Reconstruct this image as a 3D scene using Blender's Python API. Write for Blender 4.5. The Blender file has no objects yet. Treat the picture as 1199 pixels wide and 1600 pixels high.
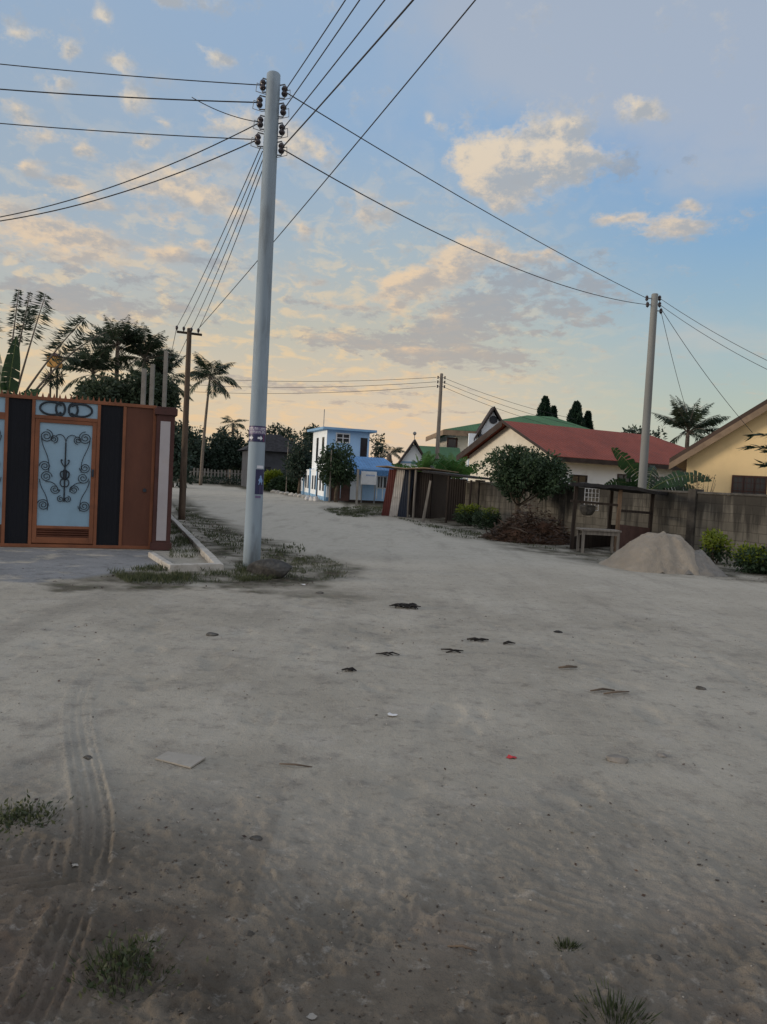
import bpy, bmesh, math, random
import numpy as np
from mathutils import Vector, Matrix
R = math.radians
rng = np.random.default_rng(7)
random.seed(7)
S = bpy.context.scene
COL = S.collection

# ------------------------------------------------------------------ camera
CAMZ, F, ROLL, PITCH = 1.55, 1200.0, R(3.0), R(-2.4)
fw = Vector((0, math.cos(PITCH), math.sin(PITCH)))
r0 = Vector((1, 0, 0))
u0 = r0.cross(fw)
rt = r0 * math.cos(ROLL) + u0 * math.sin(ROLL)
up = u0 * math.cos(ROLL) - r0 * math.sin(ROLL)
cam = bpy.data.objects.new("camera", bpy.data.cameras.new("camera"))
COL.objects.link(cam)
m = Matrix((rt, up, -fw)).transposed().to_4x4()
m.translation = (0, 0, CAMZ)
cam.matrix_world = m
cam.data.sensor_fit = 'VERTICAL'
cam.data.sensor_height = 36.0
cam.data.lens = 36.0 * F / 1600.0
cam.data.clip_start = 0.05
cam.data.clip_end = 6000
S.camera = cam


def ray(px, py):
    return (rt * ((px - 599.5) / F) - up * ((py - 800) / F) + fw)


def P(px, py, d):            # point of the photograph at depth y = d
    v = ray(px, py)
    return Vector((0, 0, CAMZ)) + v * (d / v.y)


def G(px, py, z=0.0):        # point on the ground
    v = ray(px, py)
    return Vector((0, 0, CAMZ)) + v * ((z - CAMZ) / v.z)


def face(px, py, o, rz, off=0.0):   # local (x, z) on the facade plane through o turned by rz
    n = Vector((-math.sin(rz), math.cos(rz), 0))
    oo = Vector((o[0], o[1], 0)) + n * off
    v = ray(px, py)
    c = Vector((0, 0, CAMZ))
    t = (oo - c).dot(n) / v.dot(n)
    p = c + v * t
    return ((p - oo).dot(Vector((math.cos(rz), math.sin(rz), 0))), p.z)


# ------------------------------------------------------------------ materials
def new_mat(name):
    mt = bpy.data.materials.new(name)
    mt.use_nodes = True
    nt = mt.node_tree
    return mt, nt, nt.nodes['Principled BSDF']


def nd(nt, typ, **kw):
    n = nt.nodes.new(typ)
    for k, v in kw.items():
        if k.startswith('i_'):
            k2 = k[2:]
            n.inputs[int(k2) if k2.isdigit() else k2].default_value = v
        else:
            setattr(n, k, v)
    return n


def c4(c):
    return (c[0], c[1], c[2], 1)


def mixc(nt, fac, a, b, bt='MIX'):
    n = nt.nodes.new('ShaderNodeMix')
    n.data_type = 'RGBA'
    n.blend_type = bt
    for s, v in ((0, fac), (6, a), (7, b)):
        if isinstance(v, (int, float)):
            n.inputs[s].default_value = v
        elif isinstance(v, tuple):
            n.inputs[s].default_value = c4(v)
        else:
            nt.links.new(v, n.inputs[s])
    return n.outputs[2]


def mth(nt, op, a, b=None, c=None, clamp=False):
    n = nt.nodes.new('ShaderNodeMath')
    n.operation = op
    n.use_clamp = clamp
    for i, v in enumerate((a, b, c)):
        if v is None:
            continue
        if isinstance(v, (int, float)):
            n.inputs[i].default_value = v
        else:
            nt.links.new(v, n.inputs[i])
    return n.outputs[0]


def sstep(nt, v, a, b):
    n = nt.nodes.new('ShaderNodeMapRange')
    n.interpolation_type = 'SMOOTHSTEP'
    nt.links.new(v, n.inputs[0])
    n.inputs[1].default_value = a
    n.inputs[2].default_value = b
    return n.outputs[0]


def noise(nt, vec, scale, detail=4, rough=.55, dist=0.0):
    n = nd(nt, 'ShaderNodeTexNoise', i_Scale=scale, i_Detail=detail, i_Roughness=rough, i_Distortion=dist)
    if vec is not None:
        nt.links.new(vec, n.inputs['Vector'])
    return n.outputs[0]


def objvec(nt, scale=None):
    tc = nt.nodes.new('ShaderNodeTexCoord')
    v = tc.outputs['Object']
    if scale:
        mp = nt.nodes.new('ShaderNodeMapping')
        mp.inputs['Scale'].default_value = scale
        nt.links.new(v, mp.inputs['Vector'])
        v = mp.outputs[0]
    return v


def bump(nt, bs, h, strength, dist=.02):
    b = nt.nodes.new('ShaderNodeBump')
    b.inputs['Strength'].default_value = strength
    b.inputs['Distance'].default_value = dist
    nt.links.new(h, b.inputs['Height'])
    nt.links.new(b.outputs[0], bs.inputs['Normal'])


def M(name, col, rough=.85, var=.22, scale=2.5, bmp=.3, bscale=35, bdist=.008, dirt=None, dirt_amt=.5, metal=0.0,
      stretch=None, spec=.3):
    mt, nt, bs = new_mat(name)
    v = objvec(nt, stretch)
    n1 = noise(nt, v, scale, 5, .6)
    lo = tuple(x * (1 - var) for x in col)
    hi = tuple(min(1, x * (1 + var)) for x in col)
    c = mixc(nt, sstep(nt, n1, .3, .7), lo, hi)
    if dirt:
        n2 = noise(nt, v, scale * 2.3, 6, .65)
        c = mixc(nt, mth(nt, 'MULTIPLY', sstep(nt, n2, .48, .72), dirt_amt), c, dirt)
    nt.links.new(c, bs.inputs['Base Color'])
    bs.inputs['Roughness'].default_value = rough
    bs.inputs['Metallic'].default_value = metal
    bs.inputs['Specular IOR Level'].default_value = spec
    if bmp:
        bump(nt, bs, noise(nt, v, bscale, 4), bmp, bdist)
    return mt


def leaf_mat(name, dark, light, trans=.35, rough=.55):
    mt, nt, bs = new_mat(name)
    at = nd(nt, 'ShaderNodeAttribute', attribute_name='tone')
    c = mixc(nt, at.outputs['Fac'], dark, light)
    nt.links.new(c, bs.inputs['Base Color'])
    bs.inputs['Roughness'].default_value = rough
    bs.inputs['Specular IOR Level'].default_value = .3
    tr = nt.nodes.new('ShaderNodeBsdfTranslucent')
    nt.links.new(c, tr.inputs['Color'])
    mx = nt.nodes.new('ShaderNodeMixShader')
    mx.inputs[0].default_value = trans
    out = nt.nodes['Material Output']
    nt.links.new(bs.outputs[0], mx.inputs[1])
    nt.links.new(tr.outputs[0], mx.inputs[2])
    nt.links.new(mx.outputs[0], out.inputs['Surface'])
    return mt


def block_mat(name, col, mortar, bw=.46, bh=.23, stain=(.035, .033, .03), top=1.65):
    mt, nt, bs = new_mat(name)
    v = objvec(nt)
    sp = nt.nodes.new('ShaderNodeSeparateXYZ')
    nt.links.new(v, sp.inputs[0])
    cb = nt.nodes.new('ShaderNodeCombineXYZ')
    wob = mth(nt, 'MULTIPLY', mth(nt, 'SUBTRACT', noise(nt, v, 1.2, 2), .5), .05)
    nt.links.new(sp.outputs[0], cb.inputs[0])
    nt.links.new(mth(nt, 'ADD', sp.outputs[2], wob), cb.inputs[1])
    br = nd(nt, 'ShaderNodeTexBrick')
    br.inputs['Color1'].default_value = c4(tuple(x * .78 for x in col))
    br.inputs['Color2'].default_value = c4(tuple(x * 1.15 for x in col))
    br.inputs['Mortar'].default_value = c4(mortar)
    br.inputs['Scale'].default_value = 1
    br.inputs['Mortar Size'].default_value = .011
    br.inputs['Mortar Smooth'].default_value = .4
    br.inputs['Brick Width'].default_value = bw
    br.inputs['Row Height'].default_value = bh
    nt.links.new(cb.outputs[0], br.inputs['Vector'])
    c = br.outputs['Color']
    c = mixc(nt, mth(nt, 'MULTIPLY', sstep(nt, noise(nt, v, 1.1, 6, .65), .42, .68), .5), c, (.10, .09, .075))
    # mould streaks that run down from the coping
    mp = nt.nodes.new('ShaderNodeMapping')
    mp.inputs['Scale'].default_value = (3.2, 3.2, .35)
    nt.links.new(v, mp.inputs['Vector'])
    st = noise(nt, mp.outputs[0], 1.6, 6, .6)
    hgt = mth(nt, 'MULTIPLY_ADD', sp.outputs[2], 1 / top, -.22)
    f = sstep(nt, mth(nt, 'ADD', st, mth(nt, 'MULTIPLY', hgt, .46)), .52, .82)
    c = mixc(nt, mth(nt, 'MULTIPLY', f, .85), c, stain)
    nt.links.new(c, bs.inputs['Base Color'])
    bs.inputs['Roughness'].default_value = .95
    bs.inputs['Specular IOR Level'].default_value = .1
    h = mth(nt, 'ADD', mth(nt, 'MULTIPLY', br.outputs['Fac'], -1.0), mth(nt, 'MULTIPLY', noise(nt, v, 22, 5), .5))
    bump(nt, bs, h, .6, .015)
    return mt


def corr_mat(name, col, axis=0, pitch=.1, rough=.6, dirt=(.12, .06, .035), amt=.5, metal=.0, scale=1.2, bst=.6):
    mt, nt, bs = new_mat(name)
    v = objvec(nt)
    sp = nt.nodes.new('ShaderNodeSeparateXYZ')
    nt.links.new(v, sp.inputs[0])
    w = mth(nt, 'SINE', mth(nt, 'MULTIPLY', sp.outputs[axis], 2 * math.pi / pitch))
    n1 = noise(nt, v, scale, 6, .65)
    c = mixc(nt, sstep(nt, n1, .3, .7), tuple(x * .8 for x in col), tuple(min(1, x * 1.15) for x in col))
    c = mixc(nt, mth(nt, 'MULTIPLY', sstep(nt, noise(nt, v, scale * 2.7, 6, .7), .5, .72), amt), c, dirt)
    nt.links.new(c, bs.inputs['Base Color'])
    bs.inputs['Roughness'].default_value = rough
    bs.inputs['Metallic'].default_value = metal
    bs.inputs['Specular IOR Level'].default_value = .3
    bump(nt, bs, w, bst, pitch * .16)
    return mt


MAT = dict(
    concrete=M('pale_concrete', (.40, .41, .40), .9, .15, 1.5, .35, 30, dirt=(.20, .19, .17), dirt_amt=.45),
    pole=M('pole_concrete', (.26, .325, .38), .8, .12, .9, .25, 25, dirt=(.15, .17, .185), dirt_amt=.85, stretch=(1.6, 1.6, .3)),
    pole2=M('pole_concrete_dull', (.21, .22, .215), .85, .12, .9, .25, 25, dirt=(.2, .19, .17), dirt_amt=.5, stretch=(1, 1, .35)),
    wood=M('weathered_wood', (.17, .115, .075), .9, .35, 3, .5, 40, stretch=(4, 4, .4)),
    darkwood=M('dark_timber', (.035, .026, .02), .9, .4, 4, .5, 40, stretch=(4, 4, .4)),
    greywood=M('grey_timber', (.20, .18, .155), .9, .3, 4, .5, 40, stretch=(4, 4, .4)),
    bark=M('bark', (.10, .08, .06), .95, .4, 6, .8, 18, .03),
    palmbark=M('palm_bark', (.16, .135, .11), .95, .3, 6, .8, 14, .03, stretch=(1, 1, 3)),
    rust=M('orange_gate_paint', (.215, .082, .040), .6, .2, 1.4, .12, 30, dirt=(.12, .05, .03), dirt_amt=.45),
    rustpanel=M('brown_gate_sheet', (.118, .045, .027), .6, .22, 1.2, .12, 30, dirt=(.09, .036, .024), dirt_amt=.5, stretch=(1, 1, .4)),
    navy=corr_mat('navy_gate_sheet', (.003, .0045, .009), 0, .09, .7, (.010, .010, .012), .4, bst=.35),
    glass=M('frosted_glass', (.25, .395, .515), .22, .06, .8, .05, 60, dirt=(.20, .32, .40), dirt_amt=.4, spec=.5),
    iron=M('black_iron', (.024, .034, .046), .5, .3, 6, .15, 60),
    pillarbrown=M('brown_pillar_paint', (.075, .032, .028), .7, .2, 2, .25, 40, dirt=(.04, .025, .02), dirt_amt=.5),
    pink=M('pinkish_white_paint', (.42, .39, .40), .8, .07, 1.5, .2, 40, dirt=(.42, .36, .33), dirt_amt=.4),
    kerb=M('kerb_concrete', (.44, .42, .38), .9, .15, 3, .4, 25, dirt=(.24, .21, .17), dirt_amt=.6),
    rock=M('dark_rubble', (.075, .07, .062), .95, .4, 4, .8, 14, .04, dirt=(.2, .19, .17), dirt_amt=.5),
    darkrock=M('dark_broken_concrete', (.05, .05, .048), .95, .4, 4, .8, 14, .04, dirt=(.13, .125, .115), dirt_amt=.5),
    rubber=M('black_cable', (.03, .03, .034), .6, .2, 5, 0),
    insul=M('brown_porcelain', (.03, .022, .026), .25, .3, 6, 0, spec=.5),
    steel=M('galvanised_steel', (.20, .21, .22), .5, .2, 6, .1, 60, metal=.4),
    block=block_mat('mouldy_block_wall', (.19, .176, .145), (.12, .108, .09)),
    coping=M('mouldy_coping', (.10, .095, .085), .95, .4, 2, .5, 25, dirt=(.035, .033, .03), dirt_amt=.8),
    pier=M('mouldy_pier', (.075, .068, .058), .95, .4, 2.4, .5, 25, dirt=(.025, .024, .022), dirt_amt=.7),
    cream=M('cream_plaster', (.86, .66, .36), .9, .05, .7, .12, 45, dirt=(.66, .49, .26), dirt_amt=.4),
    offwhite=M('offwhite_plaster', (.70, .66, .56), .9, .06, .7, .12, 45, dirt=(.50, .46, .38), dirt_amt=.35),
    white=M('white_plaster', (.80, .86, .90), .9, .05, .7, .12, 45, dirt=(.58, .61, .63), dirt_amt=.35),
    blue=M('sky_blue_plaster', (.36, .56, .80), .85, .06, .7, .12, 45, dirt=(.27, .43, .63), dirt_amt=.35),
    bluebase=M('mid_blue_plaster', (.22, .38, .56), .85, .08, .7, .12, 45, dirt=(.10, .22, .36), dirt_amt=.4),
    blueroof=corr_mat('blue_roof_sheet', (.09, .22, .44), 0, .2, .6, (.06, .12, .25), .4),
    redroof=corr_mat('red_roof_sheet', (.25, .058, .034), 0, .22, .75, (.14, .045, .03), .6, scale=.5, bst=.35),
    redslope=corr_mat('red_hip_sheet', (.25, .058, .034), 1, .22, .75, (.14, .045, .03), .6, scale=.5, bst=.2),
    greenroof=corr_mat('green_roof_sheet', (.058, .145, .058), 0, .22, .7, (.05, .085, .045), .5, scale=.5, bst=.2),
    brownroof=corr_mat('brown_roof_sheet', (.075, .05, .038), 1, .22, .7, (.03, .025, .02), .6, scale=.7),
    fascia=M('dark_fascia', (.045, .034, .03), .8, .3, 2, .15),
    soffit=M('brown_soffit', (.26, .19, .13), .85, .15, 2, .15, dirt=(.15, .10, .07), dirt_amt=.5),
    pane=M('window_pane', (.02, .024, .03), .12, .2, 2, 0, spec=.5),
    winframe=M('dark_window_frame', (.05, .022, .018), .6, .2, 3, .1),
    winwhite=M('white_window_frame', (.68, .69, .70), .6, .06, 3, .1),
    rustsheet=corr_mat('rust_red_sheet', (.11, .030, .025), 0, .1, .8, (.09, .03, .02), .6),
    whitesheet=corr_mat('pale_grey_sheet', (.50, .47, .43), 0, .1, .7, (.26, .20, .15), .6),
    navysheet=corr_mat('navy_stall_sheet', (.018, .026, .045), 0, .1, .7, (.02, .02, .02), .4),
    darksheet=corr_mat('near_black_sheet', (.030, .024, .022), 0, .1, .85, (.015, .013, .012), .6),
    tarp=M('black_roof_sheet', (.016, .015, .016), .75, .4, 2, .5, 9, .05),
    sand=M('pale_building_sand', (.295, .258, .208), .95, .14, 1.6, .8, 40, .03, dirt=(.205, .182, .15), dirt_amt=.45),
    greysand=M('grey_building_sand', (.20, .188, .168), .95, .12, 1.6, .7, 40, .03, dirt=(.14, .13, .115), dirt_amt=.45),
    brush=M('dead_brown_fronds', (.085, .045, .028), .95, .5, 5, .8, 14, .03),
    paper=M('pale_litter', (.62, .62, .62), .8, .1, 6, .1),
    card=M('dusty_cardboard', (.31, .29, .255), .9, .08, 4, .3, 30, dirt=(.24, .22, .19), dirt_amt=.7),
    redbit=M('red_plastic', (.42, .03, .035), .5, .1, 6, 0),
    char=M('charred_wood', (.022, .02, .019), .95, .4, 10, .5, 50),
    stone=M('grey_stone', (.20, .185, .165), .95, .25, 6, .6, 30, .01),
    ochre=M('ochre_paint', (.50, .27, .08), .7, .1, 3, .1),
    signblue=M('printed_sign_blue', (.018, .020, .075), .45, .1, 5, 0, spec=.4),
    signpurple=M('printed_sign_purple', (.13, .10, .20), .45, .1, 5, 0, spec=.4),
    signred=M('printed_sign_red', (.20, .04, .11), .45, .1, 5, 0),
    signwhite=M('printed_white', (.62, .64, .70), .45, .1, 8, 0, spec=.4),
    lightblue=M('printed_light_blue', (.20, .32, .55), .45, .2, 30, 0, spec=.4),
    picket=M('grey_pickets', (.22, .21, .19), .9, .15, 2, .2, dirt=(.16, .14, .12), dirt_amt=.6),
    thatch=M('dark_thatch', (.030, .030, .034), .95, .35, 3, .8, 12, .05),
    darkplaster=M('dim_plaster', (.06, .066, .078), .9, .2, 1, .2),
    browngate=M('brown_sheet_gate', (.10, .055, .045), .7, .2, 2, .2, dirt=(.05, .03, .025), dirt_amt=.5),
    twig=M('dry_twig', (.13, .10, .075), .9, .3, 8, .3),
    leaf_dark=leaf_mat('dark_leaves', (.011, .025, .014), (.062, .105, .048), .25),
    leaf_mid=leaf_mat('mid_leaves', (.024, .055, .022), (.085, .15, .05), .3),
    leaf_palm=leaf_mat('palm_leaves', (.018, .034, .022), (.06, .085, .045), .25),
    leaf_far=leaf_mat('far_leaves', (.016, .032, .024), (.045, .072, .046), .2),
    leaf_lime=leaf_mat('yellow_green_leaves', (.06, .10, .012), (.27, .32, .03), .3),
    leaf_banana=leaf_mat('banana_leaves', (.026, .085, .022), (.09, .20, .05), .4, .4),
    leaf_banana_dark=leaf_mat('dark_banana_leaves', (.010, .032, .012), (.038, .085, .028), .3, .4),
    leaf_conifer=leaf_mat('conifer_needles', (.008, .026, .018), (.026, .055, .032), .1),
    leaf_dry=leaf_mat('dry_leaves', (.030, .018, .012), (.12, .072, .045), .15),
    grass=leaf_mat('grass_blades', (.030, .048, .020), (.105, .115, .055), .3),
)


# ------------------------------------------------------------------ mesh builder
class MB:
    def __init__(self):
        self.v, self.f, self.mi = [], [], []

    def add(self, vs, fs, mi=0, mtx=None):
        o = len(self.v)
        for p in vs:
            p = Vector(p)
            self.v.append(mtx @ p if mtx else p)
        for f in fs:
            self.f.append([i + o for i in f])
            self.mi.append(mi)
        return self

    def box(self, x0, x1, y0, y1, z0, z1, mi=0, mtx=None):
        vs = [(x, y, z) for z in (z0, z1) for y in (y0, y1) for x in (x0, x1)]
        return self.add(vs, [(0, 2, 3, 1), (4, 5, 7, 6), (0, 1, 5, 4), (2, 6, 7, 3), (0, 4, 6, 2), (1, 3, 7, 5)], mi, mtx)

    def bar(self, a, b, w, h=None, mi=0):     # square bar from a to b
        a, b = Vector(a), Vector(b)
        h = h or w
        d = (b - a)
        L = d.length
        q = d.to_track_quat('Z', 'Y').to_matrix().to_4x4()
        q.translation = a
        return self.box(-w / 2, w / 2, -h / 2, h / 2, 0, L, mi, q)

    def tube(self, pts, rad, n=8, mi=0, cap=True):
        pts = [Vector(p) for p in pts]
        if not isinstance(rad, (list, tuple)):
            rad = [rad] * len(pts)
        o = len(self.v)
        t0 = (pts[1] - pts[0]).normalized()
        x = t0.orthogonal().normalized()
        for i, p in enumerate(pts):
            t = (pts[min(i + 1, len(pts) - 1)] - pts[max(i - 1, 0)])
            t = t.normalized() if t.length > 1e-9 else t0
            x = (x - t * x.dot(t))
            x = x.normalized() if x.length > 1e-6 else t.orthogonal().normalized()
            y = t.cross(x)
            for k in range(n):
                a = 2 * math.pi * k / n
                self.v.append(p + (x * math.cos(a) + y * math.sin(a)) * rad[i])
        for i in range(len(pts) - 1):
            for k in range(n):
                k2 = (k + 1) % n
                self.f.append([o + i * n + k, o + i * n + k2, o + (i + 1) * n + k2, o + (i + 1) * n + k])
                self.mi.append(mi)
        if cap:
            self.f.append([o + k for k in range(n)][::-1])
            self.f.append([o + (len(pts) - 1) * n + k for k in range(n)])
            self.mi += [mi, mi]
        return self

    def prism(self, poly, dvec, mi=0):        # planar polygon pushed along dvec
        poly = [Vector(p) for p in poly]
        n = len(poly)
        dv = Vector(dvec)
        vs = poly + [p + dv for p in poly]
        fs = [tuple(range(n))[::-1], tuple(range(n, 2 * n))]
        fs += [(i, (i + 1) % n, n + (i + 1) % n, n + i) for i in range(n)]
        return self.add(vs, fs, mi)

    def build(self, name, mat, parent=None, smooth=False, bevel=0.0):
        me = bpy.data.meshes.new(name)
        me.from_pydata([tuple(p) for p in self.v], [], self.f)
        bm = bmesh.new()
        bm.from_mesh(me)
        bmesh.ops.recalc_face_normals(bm, faces=bm.faces)
        bm.to_mesh(me)
        bm.free()
        mats = mat if isinstance(mat, (list, tuple)) else [mat]
        for mm in mats:
            me.materials.append(MAT[mm] if isinstance(mm, str) else mm)
        if len(mats) > 1:
            me.polygons.foreach_set('material_index', self.mi)
        if smooth:
            me.polygons.foreach_set('use_smooth', [True] * len(me.polygons))
        o = bpy.data.objects.new(name, me)
        COL.objects.link(o)
        if parent:
            o.parent = parent
        if bevel:
            b = o.modifiers.new('bevel', 'BEVEL')
            b.width = bevel
            b.segments = 2
            b.limit_method = 'ANGLE'
        return o


def tag(o, label, cat, group=None, kind=None):
    o['label'] = label
    o['category'] = cat
    if group:
        o['group'] = group
    if kind:
        o['kind'] = kind
    return o


def thing(name, label, cat, loc=(0, 0, 0), rz=0.0, group=None):
    o = bpy.data.objects.new(name, None)
    o.empty_display_size = .2
    COL.objects.link(o)
    o.location = loc
    o.rotation_euler = (0, 0, rz)
    return tag(o, label, cat, group)


def quads_obj(name, q, tone, mat, parent=None):
    """q: (n,4,3) leaf quads as one mesh with a per-leaf tone."""
    n = len(q)
    me = bpy.data.meshes.new(name)
    me.vertices.add(n * 4)
    me.vertices.foreach_set('co', np.ascontiguousarray(q, dtype=np.float32).ravel())
    me.loops.add(n * 4)
    me.loops.foreach_set('vertex_index', np.arange(n * 4, dtype=np.int32))
    me.polygons.add(n)
    me.polygons.foreach_set('loop_start', np.arange(0, n * 4, 4, dtype=np.int32))
    me.polygons.foreach_set('loop_total', np.full(n, 4, dtype=np.int32))
    me.update(calc_edges=True)
    at = me.attributes.new('tone', 'FLOAT', 'POINT')
    at.data.foreach_set('value', np.repeat(np.asarray(tone, dtype=np.float32), 4))
    me.materials.append(MAT[mat])
    o = bpy.data.objects.new(name, me)
    COL.objects.link(o)
    if parent:
        o.parent = parent
    return o


def unit(v):
    return v / np.maximum(np.linalg.norm(v, axis=-1, keepdims=True), 1e-9)


def kites(c, d, w, ln, wd, bend=.0):
    """leaf kites: base c, direction d, side w (all (n,3)), length ln, width wd."""
    ln = np.broadcast_to(ln, (len(c),))[:, None]
    wd = np.broadcast_to(wd, (len(c),))[:, None]
    nrm = np.cross(d, w)
    tip = c + d * ln + nrm * ln * bend
    mid = c + d * ln * .45
    return np.stack([c, mid + w * wd * .5, tip, mid - w * wd * .5], axis=1)


def leaf_cloud(clumps, per, leaf, seed, droop=.3, flat=1.0):
    """clumps: (k,4) centre + radius. returns quads, tone."""
    r = np.random.default_rng(seed)
    qs, ts = [], []
    for (x, y, z, rad) in clumps:
        n = max(6, int(per * rad * rad))
        d = unit(r.normal(size=(n, 3)))
        rr = rad * (.35 + .65 * r.random(n) ** .6)
        c = np.array((x, y, z)) + d * rr[:, None] * np.array((1, 1, flat))
        dd = unit(d + r.normal(size=(n, 3)) * .7 + np.array((0, 0, -droop)))
        w = unit(np.cross(dd, r.normal(size=(n, 3))))
        L = leaf * (.7 + .6 * r.random(n))
        qs.append(kites(c, dd, w, L, L * .5))
        base = np.clip(.15 + .75 * r.random(), 0, 1)
        ts.append(np.clip(base * .55 + .45 * r.random(n), 0, 1))
    return np.concatenate(qs), np.concatenate(ts)


def crown_clumps(cx, cy, cz, rx, ry, rz, n, rad, seed, low=-1.0):
    r = np.random.default_rng(seed)
    out = []
    while len(out) < n:
        d = unit(r.normal(size=3))
        k = r.random() ** .35
        p = d * k
        if p[2] < low:
            continue
        q = rad * (.6 + .8 * r.random())
        out.append((cx + p[0] * (rx - q * .5), cy + p[1] * (ry - q * .5), cz + p[2] * (rz - q * .5), q))
    return out


def tree(name, label, cat, base, h, rx, rz, mat='leaf_dark', n=26, rad=None, leaf=.16, per=260, trunk_r=.12, seed=1, group=None,
         low=-.8, ry=None, cz=None, trunk_top=None, shift=(0, 0), bark='bark', droop=.3):
    """base: world xyz; h: crown centre height."""
    t = thing(name, label, cat, base, 0, group)
    rad = rad or rx * .34
    cl = crown_clumps(shift[0], shift[1], h, rx, ry or rx, rz, n, rad, seed, low)
    rs = np.random.default_rng(seed + 900)
    for _ in range(n // 3):        # stray sprigs that break the outline
        d_ = unit(rs.normal(size=3))
        if d_[2] < -.45:
            continue
        k_ = .95 + .2 * rs.random()
        cl.append((shift[0] + d_[0] * rx * k_, shift[1] + d_[1] * (ry or rx) * k_, h + d_[2] * rz * k_, rad * (.22 + .2 * rs.random())))
    q, tn = leaf_cloud(cl, per, leaf, seed + 5, droop)
    quads_obj('crown', q, tn, mat, t)
    mb = MB()
    r = random.Random(seed)
    top = Vector((shift[0] * .7, shift[1] * .7, h - rz * .15))
    pts, n_ = [], 6
    for i in range(n_ + 1):
        f = i / n_
        pts.append(Vector((top.x * f * f + r.uniform(-.05, .05) * trunk_r * 8 * (0 < i), top.y * f * f, -.08 + (top.z + .08) * f)))
    mb.tube(pts, [trunk_r * (1.25 - .75 * i / n_) for i in range(n_ + 1)], 8)
    for (x, y, z, q_) in cl[:12]:
        a = pts[3 + r.randrange(3)]
        b = Vector((x, y, z))
        mid = (a + b) / 2 + Vector((0, 0, -.08 * (b - a).length))
        mb.tube([a, mid, b], [trunk_r * .45, trunk_r * .3, trunk_r * .12], 5, cap=False)
    mb.build('trunk', bark, t, smooth=True)
    return t


def frond(base, az, el, L, droop, lw, seed, n=26, start=.18, leaf_hang=.5, roll=0.0):
    """feather frond -> (rachis points, leaflet quads)"""
    r = np.random.default_rng(seed)
    pts = []
    p = np.array(base, float)
    k = 14
    e = el
    pts.append(p.copy())
    for i in range(k):
        d = np.array((math.cos(az) * math.cos(e), math.sin(az) * math.cos(e), math.sin(e)))
        p = p + d * L / k
        pts.append(p.copy())
        e -= droop / k * (0.5 + 1.2 * i / k)
    pts = np.array(pts)
    tt = np.linspace(start, .995, n)
    tt = np.repeat(tt, 2) + r.normal(size=2 * n) * .004
    tt = np.clip(tt, 0, .999)
    idx = tt * k
    i0 = idx.astype(int)
    fr = (idx - i0)[:, None]
    c = pts[i0] * (1 - fr) + pts[i0 + 1] * fr
    tan = unit(pts[i0 + 1] - pts[i0])
    side = unit(np.cross(tan, np.array((0, 0, 1.0)) + 1e-3))
    sgn = np.where(np.arange(2 * n) % 2 == 0, 1.0, -1.0)[:, None]
    d = unit(side * sgn * .9 + tan * (.45 + .3 * r.random((2 * n, 1))) + np.array((0, 0, -1.0)) * (leaf_hang + .35 * r.random((2 * n, 1))))
    prof = np.sin(np.clip((tt - start) / (1 - start), 0, 1) * math.pi * .86 + .35)
    ln = lw * np.clip(prof, .18, 1) * (.8 + .4 * r.random(2 * n))
    w = unit(np.cross(d, np.cross(tan, d) + r.normal(size=(2 * n, 3)) * .25))
    q = kites(c, d, w, ln, np.maximum(ln * .11, .035))
    return pts, q


def palm(name, label, base, h, L, nf=16, seed=1, lean=(0, 0), tr=.14, mat='leaf_palm', lw=None, group='palm trees', nleaf=24, up_el=70, droop=(55, 95),
         trunk=True):
    t = thing(name, label, 'palm tree', base, 0, group)
    r = random.Random(seed)
    top = Vector((lean[0], lean[1], h))
    if trunk:
        mb = MB()
        k = 10
        pts = [Vector((top.x * (i / k) ** 1.6, top.y * (i / k) ** 1.6, -.1 + (h + .1) * i / k)) for i in range(k + 1)]
        mb.tube(pts, [tr * (1.3 - .55 * i / k) + (.06 * tr * (i % 2)) for i in range(k + 1)], 9)
        mb.build('trunk', 'palmbark', t, smooth=True)
    qs, tn = [], []
    rb = MB()
    for i in range(nf):
        az = 2 * math.pi * (i * .382 + r.uniform(-.04, .04))
        el = R(r.uniform(-25, up_el)) if i > nf * .3 else R(r.uniform(35, up_el))
        pts, q = frond(tuple(top), az, el, L * r.uniform(.8, 1.1), R(r.uniform(*droop)), lw or L * .30, seed * 50 + i, nleaf)
        qs.append(q)
        tn.append(np.clip(r.uniform(0, .6) + np.random.default_rng(i).random(len(q)) * .4, 0, 1))
        rb.tube([Vector(p) for p in pts[::2]], [.035 * L / 3 * (1 - .8 * j / 7) for j in range(len(pts[::2]))], 4, cap=False)
    cr = quads_obj('crown', np.concatenate(qs), np.concatenate(tn), mat, t)
    rb.build('frond_stems', 'palmbark', cr)
    return t


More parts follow.
